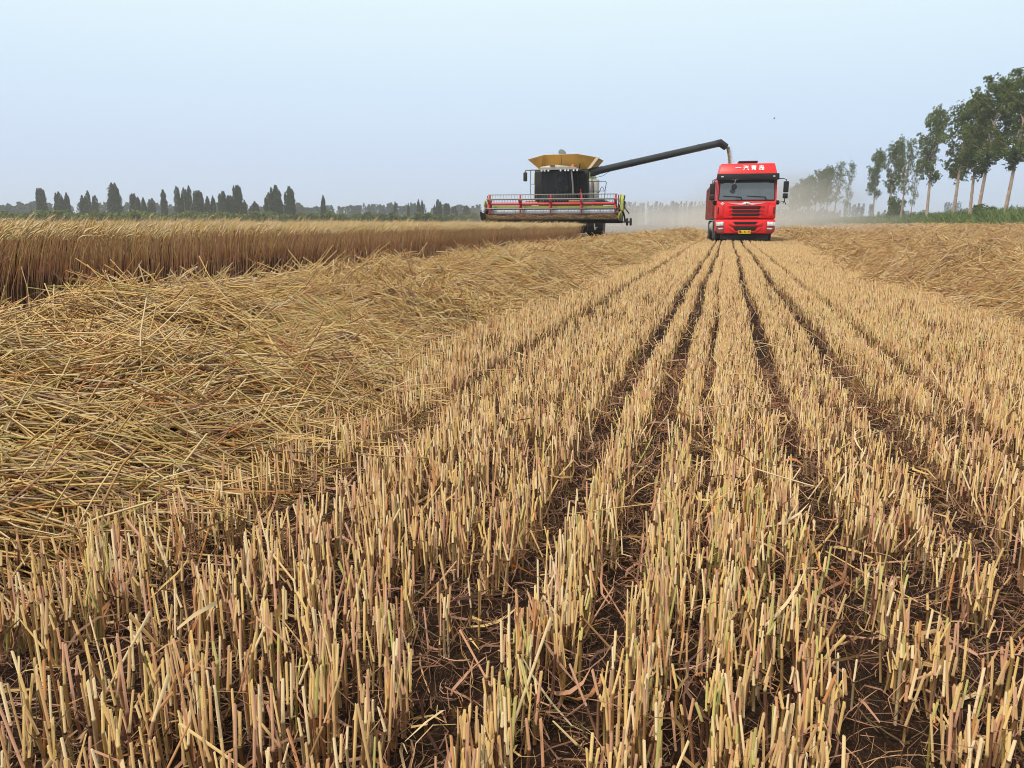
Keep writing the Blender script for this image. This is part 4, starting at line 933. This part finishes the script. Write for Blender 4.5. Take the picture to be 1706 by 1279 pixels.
def grain():
    rng = np.random.default_rng(4); S = Soup()
    a0 = Vector((1.25, 4.1, 3.56)); a1 = Vector((8.35, 6.42, 5.23)); dv = (a1 - a0).normalized()
    s0 = np.array(COMB.matrix_basis @ (a1 + dv * .47 + Vector((0, 0, -.31))))
    n = 5200; t = rng.random(n) * .62; vx = np.array([.62, .14, -.7])
    spread = .008 + .05 * t
    P = s0 + t[:, None] * vx + np.stack([0 * t, 0 * t, -4.0 * t * t], -1) + rng.normal(0, 1, (n, 3)) * spread[:, None] * np.array([1, 1, .6])
    out_ = rng.random(n) < .25; P[out_] += np.abs(rng.normal(0, .10, (out_.sum(), 3))) * np.array([1, .5, .3])
    dd = np.stack([rng.normal(0, .3, n), rng.normal(0, .3, n), -np.ones(n)], -1) * .012
    S.tubes(np.stack([P - dd, P + dd], 1), .0065 * np.ones((n, 2)), np.broadcast_to(pick(rng, n, [GLD, TAN, ORG], [.4, .4, .2])[:, None], (n, 2)), 3, False, rng)
    tag(S.build('grain_stream', M_STRAW), 'stream of grain falling from the auger spout into the truck', 'grain', kind='stuff')
    me = bpy.data.meshes.new('grain_heap'); bm = bmesh.new(); bmesh.ops.create_grid(bm, x_segments=16, y_segments=60, size=1)
    for v in bm.verts:
        x, y = v.co.x * 1.17, 7.45 + v.co.y * 4.75
        v.co = Vector((x, y, 1.9 + .45 * math.exp(-((y - 9.6) / 2.2) ** 2 - (x / 1.1) ** 2) + random.Random(int(x * 99 + y * 7)).uniform(0, .02)))
    bm.transform(COMB.matrix_basis.inverted() @ COMB.matrix_basis); bm.to_mesh(me); bm.free()
    o = link('grain_heap', me, None, M['grain']); o.location = TRUCK.location; o.rotation_euler = TRUCK.rotation_euler
    tag(o, 'heap of wheat grain lying in the red cargo body of the truck', 'grain', kind='stuff')
grain()

# ---------------------------------------------------------------- trees
def broad_tree(seed, H, base=.42, half=2.4, leaves=11000, lean=.06, lsz=.15, low=0):
    """bare-trunked poplar: trunk mesh with limbs, and a ragged crown of leaf clusters"""
    rng = np.random.default_rng(seed); rd = random.Random(seed)
    ts = np.linspace(0, 1, 12); cx = lean * H * ts ** 1.3 + .10 * np.sin(ts * 5 + seed); cy = .10 * np.sin(ts * 4 + seed * 2)
    P = np.stack([cx - cx[0], cy - cy[0], ts * H * .97], -1)
    S = Soup(); r = .23 * (H / 17) * (1 - ts) ** .8 + .015; r[0] *= 1.35
    S.tubes(P[None], r[None], np.zeros((1, 12)), 10, False, rng)
    C = []
    nl = 26
    for k in range(nl):
        f = base + (1 - base) * (k + .5) / nl * .93; p0 = np.array([np.interp(f, ts, P[:, i]) for i in range(3)])
        az = rd.uniform(0, 6.283); prof = math.sin(math.pi * min(1, (f - base) / (1 - base) * .78 + .17)) ** .8
        ln = half * prof * rd.uniform(.75, 1.2) * 1.25; el = rd.uniform(.55, 1.0)
        dirv = np.array([math.cos(az) * math.cos(el), math.sin(az) * math.cos(el), math.sin(el)])
        bend = np.array([lean * 2, 0, .15]); q = [p0 + dirv * ln * s_ + bend * ln * .25 * s_ * s_ for s_ in (0, .35, .7, 1)]
        S.tubes(np.array(q)[None], np.array([[.05, .034, .02, .01]]) * (H / 17), np.zeros((1, 4)), 5, False, rng)
        for s_ in (.3, .45, .6, .75, .9, 1.05):
            cc = np.array(q[0]) * (1 - s_) + np.array(q[3]) * s_ + rng.normal(0, .28, 3)
            C.append((cc, rd.uniform(.35, .8) * min(half / 2.4, 1.25), rd.random()))
    for k in range(5): C.append((P[-1] + rng.normal(0, .22, 3) + np.array([0, 0, -.3 + .22 * k]), .33, rd.random()))
    C = [(c0 + sph(rng, 1)[0] * r0 * rng.uniform(.45, 1.15), r0 * rng.uniform(.30, .52), t0) for c0, r0, t0 in C for _ in range(5)]
    for k in range(low):
        f = rd.uniform(.08, base); p0 = np.array([np.interp(f, ts, P[:, i]) for i in range(3)]); C.append((p0 + np.array([rd.uniform(-.3, .3), 0, rd.uniform(0, .4)]), rd.uniform(.25, .5), .4))
    Lf = Soup(); wts = np.array([c[1] ** 2 for c in C]); wts /= wts.sum(); ii = rng.choice(len(C), leaves, p=wts)
    cen = np.array([c[0] for c in C])[ii]; rad = np.array([c[1] for c in C])[ii]; tt = np.array([c[2] for c in C])[ii]
    c = cen + sph(rng, leaves) * (rad * rng.random(leaves) ** .42)[:, None]
    u = sph(rng, leaves); v = np.cross(u, sph(rng, leaves)); v /= np.linalg.norm(v, axis=1, keepdims=True) + 1e-6
    s_ = rng.uniform(.6, 1.25, leaves)[:, None] * lsz
    Lf.quads(c, u * s_ * .62, v * s_ * .5, np.clip(tt * .55 + rng.normal(.25, .16, leaves), 0, 1))
    return S.mesh('trunk'), Lf.mesh('crown')
def column_tree(seed, H, wd, spires, leaves=3600, lsz=.30):
    rng = np.random.default_rng(seed); rd = random.Random(seed); S = Soup()
    S.tubes(np.array([[[0, 0, 0], [0, 0, H * .4], [.05, 0, H * .8]]]), np.array([[.3, .2, .06]]), np.zeros((1, 3)), 7, False, rng)
    L_ = Soup(); C, TT = [], []
    leaves = int(leaves * 1.9); per = leaves // (spires + 1)
    for k in range(spires + 1):
        if k == 0: ox, oy, h, hw = 0, 0, H, wd * .32
        else:
            a = rd.uniform(0, 6.283); q = rd.uniform(.3, .8) * wd / 2; ox, oy = q * math.cos(a), q * math.sin(a); h = H * rd.choice((.66, .84, .90, .95, .99)) * rd.uniform(.95, 1.01); hw = wd * rd.uniform(.15, .23)
        S.tubes(np.array([[[ox * .3, oy * .3, H * .08], [ox, oy, h * .5], [ox, oy, h * .95]]]), np.array([[.09, .06, .02]]), np.zeros((1, 3)), 4, False, rng)
        t = rng.random(per) ** .85; z = h * (.07 + .93 * t); rr = hw * np.clip(np.sin(np.pi * np.clip(t * .70 + .22, 0, 1)), 0, 1) ** .7 * np.clip((1 - t) * 9, .12, 1) ** .6 * (1 + .2 * np.sin(z * 2.2 + k))
        a = rng.uniform(0, 2 * np.pi, per); g = rng.random(per) ** .4
        C.append(np.stack([ox + rr * g * np.cos(a), oy + rr * g * np.sin(a), z], -1)); TT.append(np.clip(rng.normal(.3 + .3 * rd.random(), .18, per), 0, 1))
    C = np.concatenate(C); TT = np.concatenate(TT); n = len(C)
    u = sph(rng, n); u[:, 2] = np.abs(u[:, 2]) + .8; u /= np.linalg.norm(u, axis=1, keepdims=True); v = np.cross(u, sph(rng, n)); v /= np.linalg.norm(v, axis=1, keepdims=True) + 1e-6
    s_ = rng.uniform(.6, 1.3, n)[:, None] * lsz
    L_.quads(C, u * s_ * .75, v * s_ * .38, TT)
    return S.mesh('trunk'), L_.mesh('crown')
def place_tree(name, variants, k, loc, sx, sz, rz, label, cat, group, lm):
    o = empty(name, loc, rz); o.scale = (sx, sx, sz); tag(o, label, cat, group)
    if lm == 'dark': a, b = M_BARK, M_LEAFD
    else: a, b = M_BARK, M_LEAF
    tr, crn = variants[k]
    link('trunk', tr, o, a); link('crown', crn, o, b)
    return o
BV = [broad_tree(101, 17, .40, 3.3, 17000, .08, .19), broad_tree(102, 17, .38, 2.8, 14000, .05, .19), broad_tree(103, 17, .35, 2.4, 10500, .03, .18),
      broad_tree(104, 17, .35, 2.4, 5200, .03, .17), broad_tree(105, 17, .28, 2.3, 4600, .04, .17, low=6)]
LAT = 28.9
def row_point(px):      # where the sight line through this pixel column meets the tree row
    r = (px - 853) / F / math.cos(PITCH) * .9765; D = LAT / (r * math.cos(A) - math.sin(A)); return r * D, D
RT = [  # px of the trunk foot, px y of the top, variant, width factor, label
    (1655, 124, 0, 1.02, 'tallest and nearest roadside tree, at the right edge, with a broad dark crown'),
    (1611, 136, 0, 1.0, 'second big tree from the right edge, dark crown merging with the tallest one'),
    (1600, 150, 2, .95, 'slim dark tree close behind the second big tree from the right'),
    (1572, 170, 1, 1.05, 'dark tree with a thick stump-footed trunk, third gap from the right edge'),
    (1530, 176, 2, .95, 'narrow dark tree with a pointed top at the left end of the big dark group'),
    (1503, 262, 4, .55, 'short leafy young tree just left of the big dark group of tall trees'),
    (1488, 232, 3, .85, 'thin sparse tree letting much sky through its leaves, beside a short young tree'),
    (1467, 236, 1, .80, 'medium tree with a full round crown in the middle of the roadside row'),
    (1442, 247, 2, .85, 'medium tree leaning right with a leafy tuft low on its trunk'),
    (1396, 266, 4, .62, 'lone sparse tree standing left of the wide gap in the roadside row'),
    (1379, 270, 3, .95, 'sparse tree at the near end of the dusty far group'),
    (1366, 276, 2, .95, 'second tree from the near end of the dusty far group'),
    (1355, 282, 1, .95, 'third tree from the near end of the dusty far group'),
    (1345, 287, 0, .9, 'fourth tree of the dusty far group, hazy'),
    (1336, 292, 2, .95, 'fifth tree from the near end of the dusty far group, hazy'),
    (1328, 297, 1, .95, 'sixth tree from the near end of the dusty far group, hazy'),
    (1321, 301, 0, .9, 'seventh tree from the near end of the dusty far group, very faint'),
    (1314, 306, 2, .95, 'eighth tree from the near end of the dusty far group, nearly lost in dust'),
    (1308, 311, 1, 1.0, 'last tree of the dusty far group, half hidden by the lorry mirror')]
for i, (px, ty, k, wf, lab) in enumerate(RT):
    x, D = row_point(px); zt = at(px, D, ty)[1]; h = zt - .45
    place_tree('roadside_tree', BV, k, (x, D, .45), h / 17 * wf, h / 17, (R(8) * (i % 5 - 2)), lab, 'tree', 'poplars in a row along the field edge', 'l')
# small bushes among the row
def bush_mesh(seed, r, h, n=2500):
    rng = np.random.default_rng(seed); L_ = Soup(); C = [(np.array([rng.normal(0, r * .45), rng.normal(0, r * .45), h * rng.uniform(.2, .85)]), r * rng.uniform(.3, .55)) for _ in range(12)]
    ii = rng.integers(0, 12, n); c = np.array([C[k][0] for k in ii]) + sph(rng, n) * (np.array([C[k][1] for k in ii]) * rng.random(n) ** .4)[:, None]
    u = sph(rng, n); v = np.cross(u, sph(rng, n)); v /= np.linalg.norm(v, axis=1, keepdims=True); s_ = rng.uniform(.6, 1.2, n)[:, None] * .16
    L_.quads(c, u * s_ * .6, v * s_ * .5, np.clip(rng.normal(.4, .2, n), 0, 1))
    S = Soup(); P = np.array([[[0, 0, 0], [.03, 0, h * .35], c_ * np.array([.7, .7, 1])] for c_, _ in C[:7]]); S.tubes(P, .04, np.zeros((7, 3)), 5, False, rng)
    return S.mesh('stem'), L_.mesh('leaves')
bm_ = bush_mesh(9, 1.0, 2.6)
for px, ty, by, wf, lab in ((1478, 322, 352, .95, 'small round dark bush between two trunks in the middle of the tree row'),
                        (1622, 336, 362, .75, 'low bright green bush at the foot of the second tree from the right')):
    x, D = row_point(px); zb = .5; zt = at(px, D, ty)[1]
    o = empty('bush', (x, D, zb)); o.scale = (wf * 1.6, wf * 1.6, (zt - zb) / 2.9); tag(o, lab, 'bush'); link('stem', bm_[0], o, M_BARK); link('leaves', bm_[1], o, M_LEAF)

CV = [column_tree(201, 14, 3.2, 8, 5200), column_tree(202, 14, 2.2, 4, 3600), column_tree(203, 14, 4.4, 11, 6500), column_tree(204, 14, 1.6, 2, 2600), column_tree(205, 14, 3.6, 7, 5200)]
CW = [3.2, 2.2, 4.4, 1.6, 3.6]
PT = [  # px centre, px top, px width, variant, distance, label
    (68, 313, 16, 0, 215, 'leftmost tall dark poplar on the horizon, with a pointed top'),
    (97, 319, 15, 1, 215, 'second tall poplar from the left, blunt topped'),
    (110, 321, 10, 3, 215, 'thin poplar right beside the second tall one from the left'),
    (136, 325, 10, 3, 225, 'short slim poplar, first of a trio of separate spires on the left'),
    (145, 317, 11, 1, 225, 'tallest middle poplar of a trio of separate spires on the left'),
    (158, 325, 12, 1, 225, 'twin topped short poplar, last of the trio of spires on the left'),
    (185, 304, 23, 2, 210, 'widest and tallest multi spired poplar of the left group'),
    (219, 322, 13, 0, 225, 'medium poplar just right of the widest one on the left'),
    (229, 328, 11, 3, 230, 'short poplar touching the medium one right of the widest'),
    (238, 329, 9, 3, 230, 'slim short poplar at the end of a low trio right of the widest'),
    (253, 330, 14, 1, 235, 'low bushy poplar in the dip between two taller groups'),
    (271, 316, 13, 3, 220, 'single sharp spire left of the paired tall poplars'),
    (293, 310, 13, 1, 215, 'left one of two side by side tall poplars'),
    (305, 312, 11, 1, 215, 'middle poplar squeezed between two equally tall ones'),
    (314, 309, 12, 1, 215, 'right one of the side by side tall poplars, with a ragged top'),
    (331, 317, 17, 0, 212, 'broad round topped poplar standing alone after the tall group'),
    (345, 327, 10, 3, 222, 'short narrow poplar right of the broad round topped one'),
    (354, 326, 8, 3, 222, 'very thin short poplar before a broad dark one'),
    (370, 318, 17, 4, 212, 'broad dark poplar with a single pointed crest'),
    (384, 325, 13, 0, 215, 'poplar shoulder left of the tallest central spire'),
    (396, 308, 17, 0, 208, 'tallest central poplar with a split top'),
    (407, 333, 8, 3, 220, 'low slim poplar just right of the tallest central one'),
    (424, 335, 16, 4, 225, 'low bushy poplar left of a big spreading one'),
    (447, 320, 14, 1, 215, 'left shoulder poplar of the big spreading pair'),
    (458, 308, 20, 2, 208, 'big spreading poplar with many spires, second last of the tall ones'),
    (482, 310, 18, 4, 205, 'last tall poplar, smooth and column shaped'),
    (538, 325, 8, 3, 220, 'lone thin poplar right of the tall groups, in front of the far woods'),
    (658, 335, 5, 3, 260, 'very thin lone poplar rising out of the distant woods'),
    (680, 338, 5, 3, 260, 'shorter thin poplar rising right of the very thin lone one'),
    (697, 332, 6, 3, 260, 'left half of a thin pair of poplars over the distant woods'),
    (703, 333, 6, 3, 260, 'right half of a thin pair of poplars over the distant woods'),
    (730, 332, 13, 4, 255, 'rounded poplar left of the combine over the distant woods'),
    (743, 338, 12, 0, 260, 'lower poplar leaning on the rounded one left of the combine'),
    (757, 343, 10, 4, 265, 'small poplar in the gap left of the combine'),
    (777, 342, 14, 4, 262, 'last small pointed poplar before the combine header')]
for i, (px, ty, pw, k, D, lab) in enumerate(PT):
    x, zt = at(px, D, ty); wm = pw * D / F
    place_tree('poplar', CV, k, (x, D, 0), wm / CW[k] * 1.22, zt / 14, i * 1.3, lab, 'tree', 'poplars on the left horizon', 'dark')

# far woods, hedge and reeds
def woods():
    rng = np.random.default_rng(31); S = Soup()
    def col(x, y, h, w_, n, sz):
        t = rng.random(n) ** .8; z = h * t; rr = w_ / 2 * np.clip(np.sin(np.pi * np.clip(t * .8 + .16, 0, 1)), 0, 1) ** .6; a = rng.uniform(0, 6.283, n); g = rng.random(n) ** .45
        c = np.stack([x + rr * g * np.cos(a), y + rr * g * np.sin(a), z], -1); u = sph(rng, n); v = np.cross(u, sph(rng, n)); v /= np.linalg.norm(v, axis=1, keepdims=True) + 1e-6
        s_ = rng.uniform(.6, 1.2, n)[:, None] * sz; S.quads(c, u * s_, v * s_ * .7, np.clip(rng.normal(.35, .15, n), 0, 1))
    def band(p0, p1, D, top, var, wpx, step, narrow=0.):
        px = p0
        while px < p1:
            d = D * rng.uniform(.95, 1.08); x, zt = at(px, d, top + rng.uniform(-var, var)); w_ = wpx * d / F * rng.uniform(.7, 1.3)
            if rng.random() > .06: col(x, d, max(zt, 2), w_, int(300 if narrow else 280), w_ * (.20 if narrow else .15))
            px += step * rng.uniform(.6, 1.4)
    band(-60, 65, 380, 340, 4, 16, 6); band(60, 500, 420, 341, 4, 14, 6)
    band(480, 545, 400, 344, 3, 14, 6); band(545, 600, 430, 344, 2, 12, 5); band(595, 700, 430, 341, 4, 7, 3, 1); band(680, 800, 470, 344, 4, 12, 5)
    band(785, 1060, 640, 349, 4, 12, 5); band(1020, 1230, 620, 339, 5, 4.5, 2.6, 1)
    band(1200, 1400, 640, 350, 5, 8, 4); band(1408, 1440, 620, 341, 4, 4.5, 3.2, 1); band(1450, 1464, 620, 342, 3, 6, 4, 1); band(1464, 1560, 700, 352, 4, 9, 5)
    band(1575, 1602, 640, 334, 5, 4.5, 3, 1); band(1600, 1650, 680, 347, 5, 8, 4); band(1650, 1760, 640, 350, 4, 12, 6); band(1686, 1760, 560, 346, 3, 12, 6)
    tag(S.build('distant_woodland', M_LEAFD), 'hazy blue green woods and poplar lines along the far horizon', 'woodland', kind='stuff')
woods()
def hedge():
    rng = np.random.default_rng(33); S = Soup(); n = 60000
    t = rng.random(n); x = -120 + 127 * t; y = 98 + 95 * t ** 1.1 + rng.uniform(-2.5, 2.5, n)
    top = 2.35 + .35 * np.sin(x * .9) * np.sin(x * .23) + .25 * np.sin(x * 2.7); top = top * (1 + .25 * t)
    z = top * rng.random(n) ** .7
    c = np.stack([x, y, z], -1); u = sph(rng, n); v = np.cross(u, sph(rng, n)); v /= np.linalg.norm(v, axis=1, keepdims=True) + 1e-6; s_ = rng.uniform(.5, 1.3, n)[:, None] * .30
    S.quads(c, u * s_, v * s_ * .6, np.clip(rng.normal(.35, .2, n), 0, .85))
    tag(S.build('green_hedgerow', M_REED), 'bright green hedgerow strip between the standing wheat and the poplars', 'hedgerow', kind='stuff')
    S = Soup(); n = 60000; u_ = 45 + 420 * rng.random(n) ** 1.6; v_ = 26.4 + 5.5 * rng.random(n); x = u_ * math.sin(A) + v_ * math.cos(A); y = u_ * math.cos(A) - v_ * math.sin(A)
    h = (1.35 + .45 * np.sin(u_ * .5) * np.sin(u_ * .17 + 1) + .3 * np.sin(u_ * 1.3 + 2) * np.sin(v_ * 2) + .5 * rng.random(n) ** 2) * (.35 + .65 * smooth(26.3, 28, v_)); b = np.stack([x, y, gz(v_)], -1)
    ln = rng.normal(.15, .3, (n, 2)) * h[:, None]
    P = np.stack([b, b + np.concatenate([ln * .3, h[:, None] * .6], 1), b + np.concatenate([ln, h[:, None]], 1)], 1)
    S.tubes(P, (.028 + .0004 * u_)[:, None] * np.array([[.7, 1, .2]]), np.broadcast_to(np.clip(rng.normal(.38, .2, n), 0, 1)[:, None], (n, 3)), 2, False, rng)
    m = 26000; i = rng.choice(n, m); c = b[i] + np.stack([rng.normal(0, .3, m), rng.normal(0, .3, m), h[i] * rng.random(m) * .9], -1); q = sph(rng, m); w_ = np.cross(q, sph(rng, m)); w_ /= np.linalg.norm(w_, axis=1, keepdims=True) + 1e-6
    s_ = rng.uniform(.06, .16, m)[:, None]; S.quads(c, q * s_, w_ * s_ * .6, np.clip(rng.normal(.4, .22, m), 0, 1))
    tag(S.build('reeds', M_REED), 'tall green grass and reeds under the roadside tree row on the right', 'grass', kind='stuff')
hedge()

# overhead cable near the rightmost tree, a bird in the sky
def extras():
    x0, z0 = at(1640, 92, 268); x1, z1 = at(1668, 85, 257); x2, z2 = at(1780, 80, 262)
    P = [(x0, 92, z0), ((x0 + x1) / 2, 88.5, (z0 + z1) / 2 - .25), (x1, 85, z1), ((x1 + x2) / 2, 82.5, (z1 + z2) / 2 - .5), (x2, 80, z2)]
    p = MB(); p.tube(P, .025, 6); tag(p.build('overhead_cable', M['dark'], None), 'thin dark cable strung past the rightmost tree trunk', 'cable')
    x, z = at(1290, 60, 197); p = MB(); p.sphere((0, 0, 0), .03, (2.0, .8, .8)); p.slab([(0, .01, 0), (.04, .09, .04), (-.03, .13, .05), (-.04, .01, 0)], .006); p.slab([(0, -.01, 0), (-.04, -.01, 0), (-.03, -.13, .05), (.04, -.09, .04)], .006)
    b = p.build('bird', M['gap'], None); b.location = (x, 60, z); tag(b, 'tiny dark bird flying high above the red lorry', 'bird')
extras()

# ---------------------------------------------------------------- haze and dust
def vol(name, dims, loc, col, dens, label, noise=None, rz=0):
    me = bpy.data.meshes.new(name); bm = bmesh.new(); bmesh.ops.create_cube(bm, size=2); bm.to_mesh(me); bm.free()
    m = bpy.data.materials.new(name); m.use_nodes = True; nt = m.node_tree; nt.nodes.clear()
    o_ = nt.nodes.new('ShaderNodeOutputMaterial'); pv = nt.nodes.new('ShaderNodeVolumePrincipled'); pv.inputs['Color'].default_value = (*col, 1); pv.inputs['Density'].default_value = dens
    pv.inputs['Anisotropy'].default_value = .15
    nt.links.new(pv.outputs[0], o_.inputs['Volume'])
    if noise:
        tc = nt.nodes.new('ShaderNodeTexCoord'); ln = nt.nodes.new('ShaderNodeVectorMath'); ln.operation = 'LENGTH'; nt.links.new(tc.outputs['Object'], ln.inputs[0])
        mr = nt.nodes.new('ShaderNodeMapRange'); mr.interpolation_type = 'SMOOTHSTEP'; mr.inputs['From Min'].default_value = 1; mr.inputs['From Max'].default_value = .25; nt.links.new(ln.outputs['Value'], mr.inputs['Value'])
        nz = nt.nodes.new('ShaderNodeTexNoise'); nz.inputs['Scale'].default_value = noise; nz.inputs['Detail'].default_value = 3; nt.links.new(tc.outputs['Object'], nz.inputs['Vector'])
        m2 = nt.nodes.new('ShaderNodeMapRange'); m2.inputs['From Min'].default_value = .35; m2.inputs['From Max'].default_value = .7; m2.inputs['To Min'].default_value = .25; m2.inputs['To Max'].default_value = 1.6; nt.links.new(nz.outputs['Fac'], m2.inputs['Value'])
        a = nt.nodes.new('ShaderNodeMath'); a.operation = 'MULTIPLY'; nt.links.new(mr.outputs['Result'], a.inputs[0]); nt.links.new(m2.outputs['Result'], a.inputs[1])
        c = nt.nodes.new('ShaderNodeMath'); c.operation = 'MULTIPLY'; c.inputs[1].default_value = dens; nt.links.new(a.outputs[0], c.inputs[0]); nt.links.new(c.outputs[0], pv.inputs['Density'])
    o = link(name, me, None, m); o.scale = dims; o.location = loc; o.rotation_euler = (0, 0, rz); tag(o, label, 'haze' if name == 'haze' else 'dust', kind='stuff'); return o
vol('haze', (2400, 2400, 15.5), (0, 900, 13.9), (.84, .89, .96), 0.00062, 'thin pale haze lying over the whole field and its far trees')
vol('dust_cloud', (24, 26, 2.9), (15, 76, .9), (.90, .82, .75), .055, 'pale brown dust drifting low between the combine and the lorry', 1.6, R(-15))
vol('dust_cloud', (22, 45, 9), (54, 165, 4.5), (.70, .64, .57), .028, 'grey brown dust plume drifting before the far roadside trees', 1.7, R(-15))
